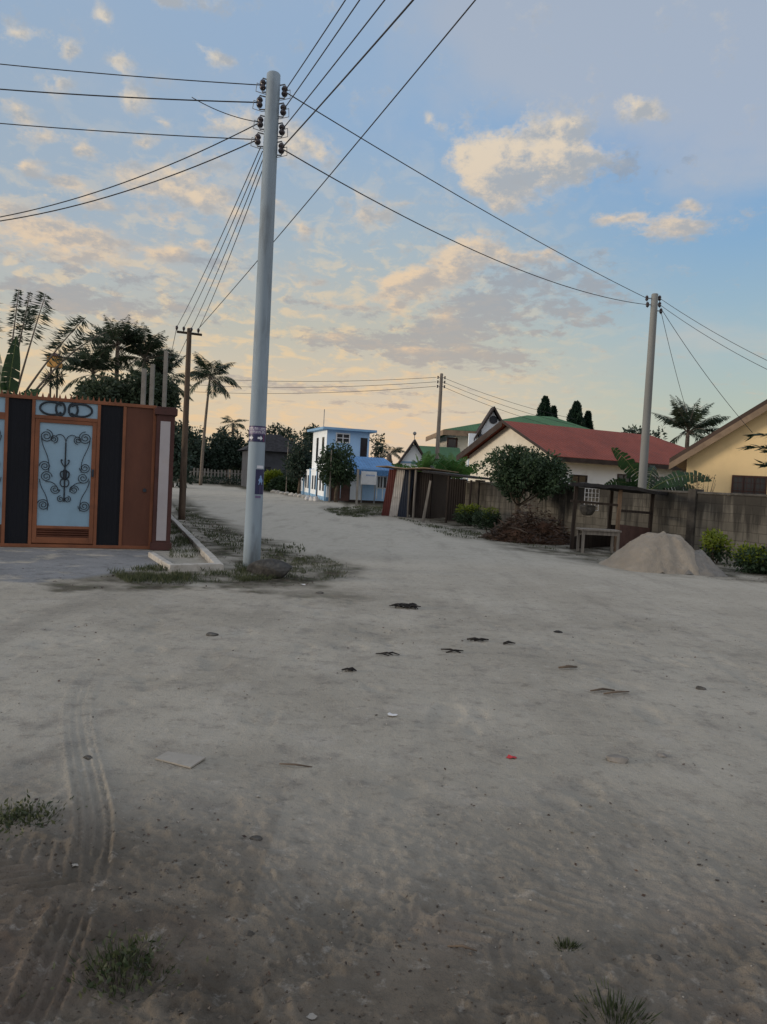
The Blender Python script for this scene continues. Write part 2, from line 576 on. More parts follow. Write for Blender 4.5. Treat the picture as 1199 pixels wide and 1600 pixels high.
def blade(base, az, el, L, W, droop, seed, torn=True, roll=0.0):
    """banana leaf -> quads"""
    r = np.random.default_rng(seed)
    k = 18
    p = np.array(base, float)
    e = el
    pts = [p.copy()]
    for i in range(k):
        d = np.array((math.cos(az) * math.cos(e), math.sin(az) * math.cos(e), math.sin(e)))
        p = p + d * L / k
        pts.append(p.copy())
        e -= droop / k * (.3 + 1.6 * i / k)
    q = []
    side0 = np.array((-math.sin(az), math.cos(az), 0))
    for i in range(2, k):
        tn_ = unit(pts[i + 1] - pts[i])
        side = side0 * math.cos(roll) + np.cross(tn_, side0) * math.sin(roll)
        f0, f1 = (i - 2) / (k - 2), (i - 1) / (k - 2)
        w0 = W * math.sin(math.pi * min(1, f0 * .93 + .07)) ** .7
        w1 = W * math.sin(math.pi * min(1, f1 * .93 + .07)) ** .7
        for s in (1, -1):
            ng = .0 if not torn else r.uniform(.0, .35)
            sag = np.array((0, 0, -1)) * r.uniform(.1, .45)
            gap = r.uniform(.75, 1.0) if torn else 1.0
            a, b = pts[i], pts[i] * (1 - gap) + pts[i + 1] * gap
            q.append([a, b, b + (side * s + sag) * w1 * (1 - ng), a + (side * s + sag) * w0 * (1 - ng)])
    return pts, np.array(q)


def banana(name, label, base, h, L, nl, seed, az0=None, group='banana plants', W=.24, ells=None, mat='leaf_banana'):
    t = thing(name, label, 'banana plant', base, 0, group)
    r = random.Random(seed)
    mb = MB()
    mb.tube([(0, 0, -.05), (.02, 0, h * .5), (0, .02, h)], [.12, .10, .06], 9)
    qs, tn = [], []
    for i in range(nl):
        az, el, l2, dr, ro_ = ells[i] if ells else (2 * math.pi * i * .382 + r.uniform(-.3, .3), R(r.uniform(35, 85)), L * r.uniform(.7, 1.1), R(r.uniform(30, 80)), r.uniform(-1.1, 1.1))
        pts, q = blade((0, 0, h * .92), az, el, l2, W, dr, seed * 31 + i, L < 4, ro_)
        mb.tube([Vector(p) for p in pts[::3]], [.022 * (1 - .12 * j) for j in range(len(pts[::3]))], 5, cap=False)
        qs.append(q)
        tn.append(np.clip(r.uniform(.0, .7) + np.random.default_rng(i + seed).random(len(q)) * .3, 0, 1))
    quads_obj('leaves', np.concatenate(qs), np.concatenate(tn), mat, t)
    mb.build('stem', M('banana_stem', (.11, .14, .05), .7, .3, 5, .2) if 'bstem' not in MAT else 'bstem', t, smooth=True)
    return t


MAT['polewood'] = M('dark_pole_wood', (.085, .062, .045), .9, .35, 3, .5, 40, stretch=(4, 4, .4))
MAT['bstem'] = M('banana_stem', (.11, .14, .05), .7, .3, 5, .2)


# ------------------------------------------------------------------ world
def azel(px, py):
    v = ray(px, py).normalized()
    return math.atan2(v.x, v.y), math.asin(v.z)


SUN_AZ, SUN_EL = R(-100), R(6)
w = bpy.data.worlds.new("World")
S.world = w
w.use_nodes = True
nt = w.node_tree
bg = nt.nodes['Background']
tc = nt.nodes.new('ShaderNodeTexCoord')
dirv = tc.outputs['Generated']
sp = nt.nodes.new('ShaderNodeSeparateXYZ')
nt.links.new(dirv, sp.inputs[0])
az = mth(nt, 'ARCTAN2', sp.outputs[0], sp.outputs[1])
el = mth(nt, 'ARCSINE', sp.outputs[2])
ae = nt.nodes.new('ShaderNodeCombineXYZ')
nt.links.new(az, ae.inputs[0])
nt.links.new(el, ae.inputs[1])
lg = nt.nodes.new('ShaderNodeCombineXYZ')
nt.links.new(az, lg.inputs[0])
nt.links.new(mth(nt, 'MULTIPLY', mth(nt, 'LOGARITHM', mth(nt, 'ADD', mth(nt, 'MAXIMUM', el, 0.0), .12), math.e), .75), lg.inputs[1])


def lin(c):
    return tuple(((x / 255 + .055) / 1.055) ** 2.4 if x > 10 else x / 255 / 12.92 for x in c)


def ramp(stops, fac):
    n = nt.nodes.new('ShaderNodeValToRGB')
    e = n.color_ramp.elements
    while len(e) < len(stops):
        e.new(.5)
    for k, (p, c) in enumerate(stops):
        e[k].position = p
        e[k].color = c4(lin(c))
    nt.links.new(fac, n.inputs[0])
    return n.outputs[0]


elf = mth(nt, 'MULTIPLY', el, 1 / 1.5, clamp=True)
left = ramp([(0, (226, 203, 166)), (.07, (218, 202, 174)), (.13, (186, 190, 186)), (.19, (166, 182, 196)), (.30, (156, 178, 202)), (.42, (150, 176, 208)), (1, (214, 220, 232))], elf)
midr = ramp([(0, (228, 203, 178)), (.06, (222, 203, 179)), (.12, (196, 194, 180)), (.19, (172, 188, 198)), (.28, (146, 177, 210)), (.40, (158, 180, 207)), (1, (214, 220, 232))], elf)
right = ramp([(0, (188, 192, 172)), (.07, (184, 195, 184)), (.13, (162, 188, 200)), (.20, (136, 174, 208)), (.27, (122, 166, 213)), (.37, (148, 176, 206)), (1, (214, 220, 232))], elf)
base = mixc(nt, sstep(nt, az, -.45, .05), left, midr)
base = mixc(nt, sstep(nt, az, .0, .42), base, right)
back = ramp([(0, (228, 218, 208)), (.15, (222, 220, 222)), (.4, (212, 216, 226)), (1, (214, 220, 232))], elf)
base = mixc(nt, sstep(nt, mth(nt, 'ABSOLUTE', az), .6, 1.3), base, back)
sky = nt.nodes.new('ShaderNodeTexSky')
sky.sky_type = 'NISHITA'
sky.sun_disc = False
sky.sun_elevation = SUN_EL
sky.sun_rotation = SUN_AZ
sky.altitude = 0
sky.dust_density = 2.0
nish = mixc(nt, 1.0, sky.outputs[0], (.10, .10, .10), 'MULTIPLY')
base = mixc(nt, .92, nish, base)

# clouds: soft patches at their bearings, broken up by noise
wn = nd(nt, 'ShaderNodeTexNoise', i_Scale=9.0, i_Detail=3)
nt.links.new(lg.outputs[0], wn.inputs['Vector'])
wv = nt.nodes.new('ShaderNodeVectorMath')
wv.operation = 'SUBTRACT'
nt.links.new(wn.outputs['Color'], wv.inputs[0])
wv.inputs[1].default_value = (.5, .5, .5)
wa = nt.nodes.new('ShaderNodeVectorMath')
wa.operation = 'MULTIPLY_ADD'
nt.links.new(wv.outputs[0], wa.inputs[0])
wa.inputs[1].default_value = (.11, .055, 0)
nt.links.new(ae.outputs[0], wa.inputs[2])
warped = wa.outputs[0]


seq = [warped, None]


def blobs(lst, dx=0, dy=0, k=1.0):
    acc = None
    for q_, (px, py, rx, ry, *s) in enumerate(lst):
        a, e = azel(px + dx * rx, py + dy * ry)
        sx, sy = 1.75 * rx / F * k, 1.75 * ry / F * k
        if q_ % 6 == 0 and seq[1] is not None:      # evaluate the patches in short runs one after another
            n = nt.nodes.new('ShaderNodeVectorMath')
            n.operation = 'MULTIPLY_ADD'
            nt.links.new(acc if acc is not None else seq[1], n.inputs[0])
            n.inputs[1].default_value = (1e-9, 1e-9, 0)
            nt.links.new(warped, n.inputs[2])
            seq[0] = n.outputs[0]
        n = nt.nodes.new('ShaderNodeVectorMath')
        n.operation = 'MULTIPLY_ADD'
        nt.links.new(seq[0], n.inputs[0])
        n.inputs[1].default_value = (1 / sx, 1 / sy, 0)
        n.inputs[2].default_value = (-a / sx, -e / sy, 0)
        g = nt.nodes.new('ShaderNodeTexGradient')
        g.gradient_type = 'QUADRATIC_SPHERE'
        nt.links.new(n.outputs[0], g.inputs[0])
        st = s[0] if s else 1.0
        acc = mth(nt, 'MULTIPLY_ADD', g.outputs['Fac'], st, acc if acc is not None else 0.0)
        seq[1] = acc
    return acc


WARM = [(735, 405, 50, 22), (640, 440, 50, 16), (500, 440, 40, 12, .7), (520, 480, 50, 10, .7), (360, 350, 30, 10, .7), (150, 200, 26, 10, .7), (260, 190, 30, 10, .7), (60, 300, 30, 10, .7), (230, 400, 50, 14, .7), (330, 450, 40, 10, .7), (600, 590, 70, 10, .7), (780, 330, 30, 10, .6), (640, 320, 26, 10, .6), (690, 500, 60, 14, .8), (540, 520, 60, 12, .8), (660, 545, 70, 12, .7), (120, 290, 40, 12), (30, 260, 40, 16), (330, 320, 30, 14), (430, 320, 40, 16, .8), (180, 95, 30, 12, .7), (100, 130, 26, 12, .8), (560, 300, 40, 16, .7), (850, 390, 40, 14, .8), (800, 262, 90, 58, 1.2), (770, 292, 60, 36), (745, 240, 45, 40, .8), (890, 205, 42, 26), (870, 245, 85, 48, .9), (1018, 165, 36, 20), (1080, 322, 30, 14), (972, 343, 34, 15),
        (1065, 362, 60, 22), (700, 425, 42, 24), (650, 455, 55, 24), (603, 478, 32, 20), (770, 395, 50, 18), (590, 350, 60, 28), (300, 275, 55, 42, 1.1),
        (240, 290, 55, 20), (385, 200, 62, 40, .9), (470, 225, 50, 26), (222, 150, 45, 20), (97, 75, 20, 18), (28, 45, 40, 20), (148, 24, 24, 16), (290, 8, 45, 18),
        (342, 90, 30, 12), (110, 385, 130, 34, .8), (60, 355, 80, 24, .8), (175, 320, 34, 15), (260, 335, 32, 15), (140, 240, 22, 18), (80, 205, 34, 14),
        (210, 215, 28, 12), (40, 170, 30, 16), (340, 375, 34, 14), (275, 385, 28, 12), (470, 365, 34, 14), (395, 290, 26, 20), (690, 180, 26, 14, .8)]
GREY = [(800, 435, 130, 50, .9), (760, 490, 130, 30), (800, 572, 90, 24), (720, 520, 80, 24), (680, 560, 100, 16), (560, 530, 90, 18), (640, 535, 150, 34, .7),
        (200, 478, 150, 24), (70, 465, 100, 24), (335, 410, 80, 20, .8), (915, 450, 70, 50, .7), (940, 262, 110, 24, .9), (480, 605, 240, 10, .8), (620, 640, 170, 7, .7),
        (150, 430, 150, 16, .6), (480, 480, 100, 12, .5)]
VEIL = [(1060, 40, 330, 150), (1170, 190, 190, 130), (800, 20, 260, 80), (1100, 520, 160, 40, .5), (930, 120, 200, 70, .6), (430, 150, 300, 60, .4), (700, 560, 300, 60, .45), (250, 420, 300, 80, .5)]

n1 = noise(nt, lg.outputs[0], 20, 9, .68)
n2 = noise(nt, lg.outputs[0], 7, 6, .6)
of = nt.nodes.new('ShaderNodeVectorMath')
nt.links.new(lg.outputs[0], of.inputs[0])
of.inputs[1].default_value = (.012, -.016, 0)
n1b = noise(nt, of.outputs[0], 20, 9, .68)
# high pale veil
vl = sstep(nt, mth(nt, 'ADD', blobs(VEIL), mth(nt, 'MULTIPLY', mth(nt, 'SUBTRACT', n2, .5), 1.3)), .05, .95)
veilc = ramp([(0, (222, 200, 172)), (.12, (200, 194, 184)), (.25, (178, 184, 194)), (.38, (168, 177, 192)), (1, (140, 155, 180))], elf)
col = mixc(nt, mth(nt, 'MULTIPLY', vl, .72), base, veilc)
# thin warm altocumulus lower on the left
mm = mth(nt, 'MULTIPLY', sstep(nt, el, .48, .12), sstep(nt, az, .40, -.05))
n3 = noise(nt, lg.outputs[0], 26, 7, .62, .4)
ac = mth(nt, 'MULTIPLY', sstep(nt, n3, .47, .64), mth(nt, 'MULTIPLY', mm, .62))
warmc = ramp([(0, (236, 196, 150)), (.1, (238, 206, 160)), (.3, (226, 214, 190)), (1, (200, 200, 205))], elf)
col = mixc(nt, ac, col, warmc)
# grey shaded banks
n4 = noise(nt, lg.outputs[0], 34, 8, .66, .3)
gb = blobs(GREY)
gd = mth(nt, 'ADD', gb, mth(nt, 'ADD', mth(nt, 'MULTIPLY', mth(nt, 'SUBTRACT', n1, .5), 2.2), mth(nt, 'MULTIPLY', mth(nt, 'SUBTRACT', n4, .5), 3.6)))
ga = mth(nt, 'MULTIPLY', mth(nt, 'MULTIPLY', sstep(nt, gd, .22, .85), .78), sstep(nt, gb, .0, .22))
greyc = ramp([(0, (196, 172, 152)), (.1, (172, 166, 162)), (.2, (150, 160, 172)), (.4, (140, 160, 186)), (1, (140, 155, 180))], elf)
col = mixc(nt, ga, col, greyc)
# lit heaps: bright and warm towards the low sun at the left, greyer away from it
ws = blobs(WARM)
wl = blobs(WARM, -.30, -.22)
wd = mth(nt, 'ADD', ws, mth(nt, 'MULTIPLY', mth(nt, 'SUBTRACT', n1, .5), 2.7))
wal = sstep(nt, wd, .14, .82)
lit = sstep(nt, mth(nt, 'ADD', mth(nt, 'MULTIPLY', mth(nt, 'SUBTRACT', wl, ws), .8), mth(nt, 'MULTIPLY', mth(nt, 'SUBTRACT', n1b, n1), 3.2)), -.55, .40)
shadec = ramp([(0, (205, 180, 155)), (.12, (185, 174, 164)), (.25, (170, 174, 178)), (1, (160, 170, 185))], elf)
litc = ramp([(0, (243, 205, 160)), (.12, (236, 204, 166)), (.22, (228, 206, 178)), (.30, (232, 215, 188)), (.42, (224, 218, 206)), (1, (215, 215, 220))], elf)
col = mixc(nt, mth(nt, 'MULTIPLY', wal, .86), col, mixc(nt, lit, shadec, litc))
nt.links.new(col, bg.inputs['Color'])
bg.inputs['Strength'].default_value = 1.0
w.cycles.sampling_method = 'MANUAL'
w.cycles.sample_map_resolution = 256

sd = bpy.data.lights.new('sun', 'SUN')
sd.energy = 1.8
sd.angle = R(14)
sd.color = (1.0, .85, .68)
so = bpy.data.objects.new('sun', sd)
COL.objects.link(so)
sv = Vector((math.sin(SUN_AZ) * math.cos(SUN_EL), math.cos(SUN_AZ) * math.cos(SUN_EL), math.sin(SUN_EL)))
so.rotation_euler = sv.to_track_quat('Z', 'Y').to_euler()
S.view_settings.view_transform = 'Standard'
S.view_settings.look = 'None'
S.view_settings.exposure = 0
S.view_settings.gamma = 1


# ------------------------------------------------------------------ ground
def hash2(ix, iy, s):
    h = (ix.astype(np.int64) * 374761393 + iy.astype(np.int64) * 668265263 + s * 974634777) & 0x7fffffff
    h = ((h ^ (h >> 13)) * 1274126177) & 0x7fffffff
    h = (h ^ (h >> 16)) & 0xffff
    return h / 65535.0


def vnoise(x, y, s):
    ix, iy = np.floor(x), np.floor(y)
    fx, fy = x - ix, y - iy
    fx = fx * fx * (3 - 2 * fx)
    fy = fy * fy * (3 - 2 * fy)
    a, b = hash2(ix, iy, s), hash2(ix + 1, iy, s)
    c, d = hash2(ix, iy + 1, s), hash2(ix + 1, iy + 1, s)
    return (a * (1 - fx) + b * fx) * (1 - fy) + (c * (1 - fx) + d * fx) * fy


def fbm(x, y, s, o=4, g=.5):
    t, a, n = 0, 1, 0
    for i in range(o):
        t = t + a * vnoise(x * 2 ** i, y * 2 ** i, s + i * 7)
        n += a
        a *= g
    return t / n - .5


def ss(a, b, x):
    t = np.clip((x - a) / (b - a), 0, 1)
    return t * t * (3 - 2 * t)


def polydist(x, y, pts):
    """signed offset, arclength to a polyline"""
    best = np.full(x.shape, 1e9)
    sg = np.zeros(x.shape)
    al = np.zeros(x.shape)
    acc = 0
    for (a, b) in zip(pts[:-1], pts[1:]):
        dx, dy = b[0] - a[0], b[1] - a[1]
        L = math.hypot(dx, dy)
        t = np.clip(((x - a[0]) * dx + (y - a[1]) * dy) / (L * L), 0, 1)
        px, py = x - a[0] - t * dx, y - a[1] - t * dy
        d = np.hypot(px, py)
        s = np.sign(dx * py - dy * px)
        k = d < best
        best = np.where(k, d, best)
        sg = np.where(k, s, sg)
        al = np.where(k, acc + t * L, al)
        acc += L
    return best * sg, al


def smooth_path(pix):
    pts = [np.array(G(*p)[:2]) for p in pix]
    out = []
    for i in range(len(pts) - 1):
        p0, p1, p2, p3 = pts[max(i - 1, 0)], pts[i], pts[i + 1], pts[min(i + 2, len(pts) - 1)]
        for k in range(5):
            t = k / 5
            out.append(.5 * ((2 * p1) + (-p0 + p2) * t + (2 * p0 - 5 * p1 + 4 * p2 - p3) * t * t + (-p0 + 3 * p1 - 3 * p2 + p3) * t ** 3))
    out.append(pts[-1])
    return out


def in_poly(x, y, poly):
    r = np.zeros(x.shape, bool)
    n = len(poly)
    for i in range(n):
        x1, y1 = poly[i][0], poly[i][1]
        x2, y2 = poly[i - 1][0], poly[i - 1][1]
        c = ((y1 > y) != (y2 > y)) & (x < (x2 - x1) * (y - y1) / (y2 - y1 + 1e-12) + x1)
        r ^= c
    return r


def poly_soft(x, y, poly, soft):
    d = np.full(x.shape, 1e9)
    for i in range(len(poly)):
        a, b = poly[i - 1], poly[i]
        dx, dy = b[0] - a[0], b[1] - a[1]
        L = math.hypot(dx, dy) + 1e-9
        t = np.clip(((x - a[0]) * dx + (y - a[1]) * dy) / (L * L), 0, 1)
        d = np.minimum(d, np.hypot(x - a[0] - t * dx, y - a[1] - t * dy))
    d = np.where(in_poly(x, y, poly), d, -d)
    return ss(-soft, soft, d)


def gp(pix):
    return [tuple(G(*p)[:2]) for p in pix]


rr = [.35]
while rr[-1] < 34:
    rr.append(rr[-1] * (1.0030 if 1.7 < rr[-1] < 4.2 else 1.0058 if 1.7 < rr[-1] < 16 else 1.012 if rr[-1] >= 1.7 else 1.06))
while rr[-1] < 4000:
    rr.append(rr[-1] * 1.12)
rr = np.array(rr)
aa = np.concatenate([np.radians(np.arange(-180, -34, 4.0)), np.radians(np.arange(-34, 34.01, .17)), np.radians(np.arange(38, 180, 4.0))])
NR, NA = len(rr), len(aa)
RR, AA = np.meshgrid(rr, aa, indexing='ij')
X, Y = RR * np.sin(AA), RR * np.cos(AA)

T1 = smooth_path([(20, 1640), (62, 1560), (100, 1460), (135, 1370), (148, 1290), (138, 1220), (125, 1150), (122, 1100), (138, 1058), (175, 1028), (250, 1008)])
T2 = smooth_path([(380, 1340), (420, 1400), (470, 1460), (530, 1535), (600, 1640)])
T3 = smooth_path([(-60, 1300), (0, 1335), (120, 1375), (270, 1430), (420, 1490), (560, 1560), (700, 1640)])
T4 = smooth_path([(130, 1345), (220, 1375), (330, 1415), (430, 1445), (560, 1470)])
T5 = smooth_path([(500, 1640), (640, 1540), (760, 1475), (900, 1430), (1080, 1400), (1300, 1390)])
T6 = smooth_path([(-50, 1440), (60, 1500), (180, 1600), (240, 1660)])
near = ss(17, 9, RR)
H = .018 * fbm(X * .45, Y * .45, 3, 3) * ss(28, 12, RR) * 2
H = H + .016 * fbm(X * 2.2, Y * 2.2, 11, 4) * ss(14, 7, RR)
soil = ss(4.2, 2.0, Y + .55 * fbm(X * .8, Y * .8, 21, 3) * 2 + .12 * np.abs(X - .6) * (X > .6) - .25 * (X < -.4))  # soil mask; also spreads the painted darkening towards the camera
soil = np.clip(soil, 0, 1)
clod = np.abs(fbm(X * 7, Y * 7, 31, 3))
H = H + soil * .72 * (.085 * fbm(X * 4.2, Y * 4.2, 41, 4, .6) + .10 * np.maximum(0, fbm(X * 11, Y * 11, 51, 3)) + .05 * (.3 - np.abs(fbm(X * 8, Y * 8, 53, 3, .6)) * 2) + .03 * (.3 - np.abs(fbm(X * 19, Y * 19, 55, 3, .6)) * 2) + .022 * fbm(X * 30, Y * 30, 61, 2))
H = H + .006 * fbm(X * 9, Y * 5, 71, 4, .6) * near
# scuffs and footprints over the whole junction
fpx = fbm(X * 3.1 + 5, Y * 2.3, 81, 3)
H = H - .014 * ss(.17, .30, fpx) * ss(13, 7, RR)
trackm = np.zeros_like(X)
for (T, wd_, depth, kind, e0) in ((T1, .130, .024, 'rib', .01), (T2, .12, .016, 'rib', .0), (T3, .30, .020, 'lug', .02), (T4, .22, .014, 'rib', 0), (T5, .3, .012, 'lug', 0), (T6, .2, .014, 'lug', 0)):
    s, al = polydist(X, Y, T)
    a = np.abs(s)
    L = al.max()
    fade = ss(0, .25, al) * ss(L, L - 1.8, al) * (.25 + .75 * ss(5.0, 2.8, RR))
    env = ss(wd_ * .62, wd_ * .45, a)
    brk = .15 + 1.1 * np.clip(.5 + fbm(X * 1.7, Y * 1.7, 91, 3) * 2.2, 0, 1)
    if e0 > 0 and kind == 'rib':
        brk = .75 + .25 * brk
    if kind == 'rib':
        prof = np.cos(2 * math.pi * s / (wd_ / 3)) * .5 - .5
        prof = prof + .5 * (np.sin(2 * math.pi * (al + np.sign(s) * .01) / .055) > .2) * (a > wd_ * .33)
    else:
        ph = np.sin(2 * math.pi * (al + a * .8 + .03 * (s > 0)) / .072 + 2.2 * fbm(X * 5, Y * 5, 97, 2))
        prof = -.4 + .9 * ss(-.1, .35, ph) - .25 * np.cos(2 * math.pi * s / wd_)
        prof = prof * ss(-.12, .16, fbm(X * 2.3, Y * 2.3, 99, 3))
    H = H * (1 - .92 * env * fade) + env * fade * prof * depth * brk
    rim = np.exp(-((a - wd_ * .62) / (wd_ * .12)) ** 2)
    H = H + rim * fade * depth * .7 * brk
    trackm = np.maximum(trackm, env * fade)
H = np.where(RR < 1.4, H * .3, H)
H = H * ss(24, 16, RR)

road_left = [(265, 757), (262, 800), (300, 830), (355, 872), (400, 905), (300, 912), (160, 915), (0, 922), (-300, 925)]
verge_polys = [
    (gp([(262, 778), (290, 778), (345, 812), (420, 842), (480, 866), (545, 884), (560, 902), (490, 914), (420, 925), (300, 916), (180, 918), (150, 905), (230, 880), (345, 894), (355, 880), (300, 840), (262, 798)]), .35, 1.0),
    (gp([(505, 796), (560, 790), (630, 804), (720, 838), (800, 856), (900, 875), (1000, 893), (1199, 908), (1400, 915), (1400, 800), (900, 780), (600, 770)]), .9, .95),
    (gp([(500, 795), (590, 789), (612, 800), (590, 809), (535, 806)]), .4, 1.0),
    (gp([(60, 905), (150, 897), (190, 906), (170, 920), (90, 922)]), .25, .85),
    (gp([(455, 922), (560, 925), (560, 938), (470, 936)]), .3, .6),
    (gp([(-50, 1265), (40, 1262), (70, 1275), (40, 1300), (-50, 1320)]), .1, .7),
]
nz = fbm(X * .9, Y * .9, 101, 4, .6)
nz2 = fbm(X * 2.6, Y * 2.6, 111, 4, .6)
verge = np.zeros_like(X)
for (pl, sf, k) in verge_polys:
    mk = poly_soft(X + nz * 1.1, Y + nz2 * 1.4, pl, sf)
    verge = np.maximum(verge, mk * k * np.clip(.72 + nz2 * 1.8, 0, 1))
verge = np.maximum(verge, ss(75, 95, RR) * .9)
verge = np.maximum(verge, ss(.5, 1.5, X - (16.9 - Y * .43)) * (Y > 16))
apron_poly = gp([(-700, 853), (-150, 853), (0, 856), (235, 861), (262, 880), (200, 893), (120, 905), (60, 912), (-100, 915), (-700, 915)])
apron = poly_soft(X + nz2 * .35, Y + nz2 * .8, apron_poly, .08) * ss(-.30, -.12, nz2 + .1 * ss(13.2, 12.8, Y) * 0)
H = H * (1 - apron) + apron * .012

me = bpy.data.meshes.new('sandy_ground')
co = np.stack([X, Y, H], -1).reshape(-1, 3)
i = np.arange(NR - 1)[:, None] * NA
j = np.arange(NA)[None, :]
j2 = (j + 1) % NA
faces = np.stack([i + j, i + j2, i + NA + j2, i + NA + j], -1).reshape(-1, 4)
center = np.arange(NA)
nf = len(faces)
me.vertices.add(len(co))
me.vertices.foreach_set('co', co.astype(np.float32).ravel())
loops = np.concatenate([faces[:, ::-1].ravel(), center])
me.loops.add(len(loops))
me.loops.foreach_set('vertex_index', loops.astype(np.int32))
me.polygons.add(nf + 1)
me.polygons.foreach_set('loop_start', np.concatenate([np.arange(0, nf * 4, 4), [nf * 4]]).astype(np.int32))
me.polygons.foreach_set('loop_total', np.concatenate([np.full(nf, 4), [NA]]).astype(np.int32))
me.update(calc_edges=True)
me.polygons.foreach_set('use_smooth', np.ones(nf + 1, bool))
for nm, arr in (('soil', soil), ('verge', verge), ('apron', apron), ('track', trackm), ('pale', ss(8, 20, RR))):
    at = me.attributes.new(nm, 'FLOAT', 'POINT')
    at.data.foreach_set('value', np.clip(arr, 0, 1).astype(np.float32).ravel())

gm, nt, bs = new_mat('sandy_earth')
v = objvec(nt)


def attr(nm):
    return nd(nt, 'ShaderNodeAttribute', attribute_name=nm).outputs['Fac']


nA = noise(nt, v, .55, 6, .6)
nB = noise(nt, v, 3.2, 7, .66)
nC = noise(nt, v, 26, 5, .7)
c = mixc(nt, sstep(nt, nA, .32, .68), (.305, .281, .234), (.405, .376, .318))
c = mixc(nt, mth(nt, 'MULTIPLY', sstep(nt, nB, .50, .70), .55), c, (.20, .184, .164))
c = mixc(nt, mth(nt, 'MULTIPLY', sstep(nt, noise(nt, v, 1.5, 5, .6), .55, .72), .35), c, (.44, .412, .37))
c = mixc(nt, mth(nt, 'MULTIPLY', sstep(nt, nC, .56, .76), .28), c, (.12, .108, .094))
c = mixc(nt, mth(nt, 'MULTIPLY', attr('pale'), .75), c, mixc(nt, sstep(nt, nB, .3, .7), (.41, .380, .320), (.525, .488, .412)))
mp_ = nt.nodes.new('ShaderNodeMapping')
mp_.inputs['Rotation'].default_value = (0, 0, R(-19))
mp_.inputs['Scale'].default_value = (1.1, .16, 1)
nt.links.new(v, mp_.inputs['Vector'])
nS = noise(nt, mp_.outputs[0], 1.4, 5, .62)
c = mixc(nt, mth(nt, 'MULTIPLY', sstep(nt, nS, .50, .72), .38), c, (.19, .175, .152))
c = mixc(nt, mth(nt, 'MULTIPLY', sstep(nt, nS, .46, .28), .30), c, (.50, .465, .405))
# brown loose soil; the vignette darkening of the foreground is painted into its colour
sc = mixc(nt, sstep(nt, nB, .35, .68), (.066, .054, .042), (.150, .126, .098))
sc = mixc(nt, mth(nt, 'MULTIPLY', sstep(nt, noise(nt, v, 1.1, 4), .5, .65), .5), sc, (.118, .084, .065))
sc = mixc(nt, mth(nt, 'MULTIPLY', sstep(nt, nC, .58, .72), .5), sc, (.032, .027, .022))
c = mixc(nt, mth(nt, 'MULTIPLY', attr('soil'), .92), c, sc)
vc = mixc(nt, sstep(nt, nB, .35, .65), (.040, .036, .026), (.105, .092, .068))
vc = mixc(nt, mth(nt, 'MULTIPLY', sstep(nt, noise(nt, v, 5, 6, .7), .48, .62), .6), vc, (.045, .060, .024))
c = mixc(nt, attr('verge'), c, vc)
ac_ = mixc(nt, sstep(nt, nA, .35, .65), (.175, .18, .185), (.245, .25, .255))
ac_ = mixc(nt, mth(nt, 'MULTIPLY', sstep(nt, nB, .52, .68), .5), ac_, (.10, .098, .094))
c = mixc(nt, attr('apron'), c, ac_)
nF = noise(nt, v, 9, 7, .72)
nG = noise(nt, v, 60, 4, .7)
nH = noise(nt, v, 130, 3, .7)
c = mixc(nt, mth(nt, 'MULTIPLY', sstep(nt, nF, .52, .68), .34), c, (.085, .076, .066))
c = mixc(nt, mth(nt, 'MULTIPLY', sstep(nt, noise(nt, v, 11, 6, .7), .56, .70), .30), c, (.50, .47, .42))
c = mixc(nt, mth(nt, 'MULTIPLY', mth(nt, 'MULTIPLY', sstep(nt, nG, .58, .68), sstep(nt, nB, .40, .62)), .45), c, (.045, .040, .034))
c = mixc(nt, mth(nt, 'MULTIPLY', sstep(nt, nH, .64, .76), .32), c, (.06, .053, .045))
nt.links.new(c, bs.inputs['Base Color'])
bs.inputs['Roughness'].default_value = .97
bs.inputs['Specular IOR Level'].default_value = .08
hh = mth(nt, 'ADD', mth(nt, 'MULTIPLY', noise(nt, v, 14, 6, .7), 1.0), mth(nt, 'MULTIPLY', noise(nt, v, 70, 4, .7), .35))
bump(nt, bs, hh, .8, .026)
me.materials.append(gm)
ground = bpy.data.objects.new('sandy_ground', me)
COL.objects.link(ground)
ground['kind'] = 'structure'
ground['label'] = 'grey sandy earth of the road junction with tyre tracks'


def gz(x, y):          # ground height, near field
    a = math.atan2(x, y)
    r = math.hypot(x, y)
    ia = int(np.argmin(np.abs(aa - a)))
    ir = int(np.argmin(np.abs(rr - r)))
    return float(H[ir, ia])


# ------------------------------------------------------------------ gate and its corner
GO, GRZ = G(240, 858), R(20)
GO = Vector((GO.x, GO.y, 0))


def gu(px, py, off=0.0):
    return face(px, py, GO, GRZ, off)


gate = thing('metal_gate', 'orange framed metal gate with frosted scroll door and navy panels', 'gate', (GO.x, GO.y, 0), GRZ)
TOP = 2.72
uA = gu(8, 740)[0]
uB, uC, uD, uE, uF = gu(50, 740)[0], gu(152, 740)[0], gu(192, 740)[0], gu(237, 740)[0], 0
uL = gu(-130, 740)[0]
fr = .055
mb = MB()
for u in (uA, uB, uC, uD, uE + .02):
    mb.box(u - fr / 2, u + fr / 2, -.04, .04, .04, TOP - .06)
mb.box(uL, uE + .048, -.045, .045, TOP - .06, TOP)
mb.box(uL, uE + .048, -.044, .044, .0, .06)
mb.build('frame', 'rust', gate, bevel=.004)
mb = MB()
u = uL + .05
while u < gu(190, 620)[0]:
    mb.add([(u - .022, -.012, TOP), (u + .022, -.012, TOP), (u + .022, .012, TOP), (u - .022, .012, TOP), (u, 0, TOP + .085)],
           [(0, 1, 4), (1, 2, 4), (2, 3, 4), (3, 0, 4), (3, 2, 1, 0)])
    u += .095
mb.build('spikes', 'rust', gate)
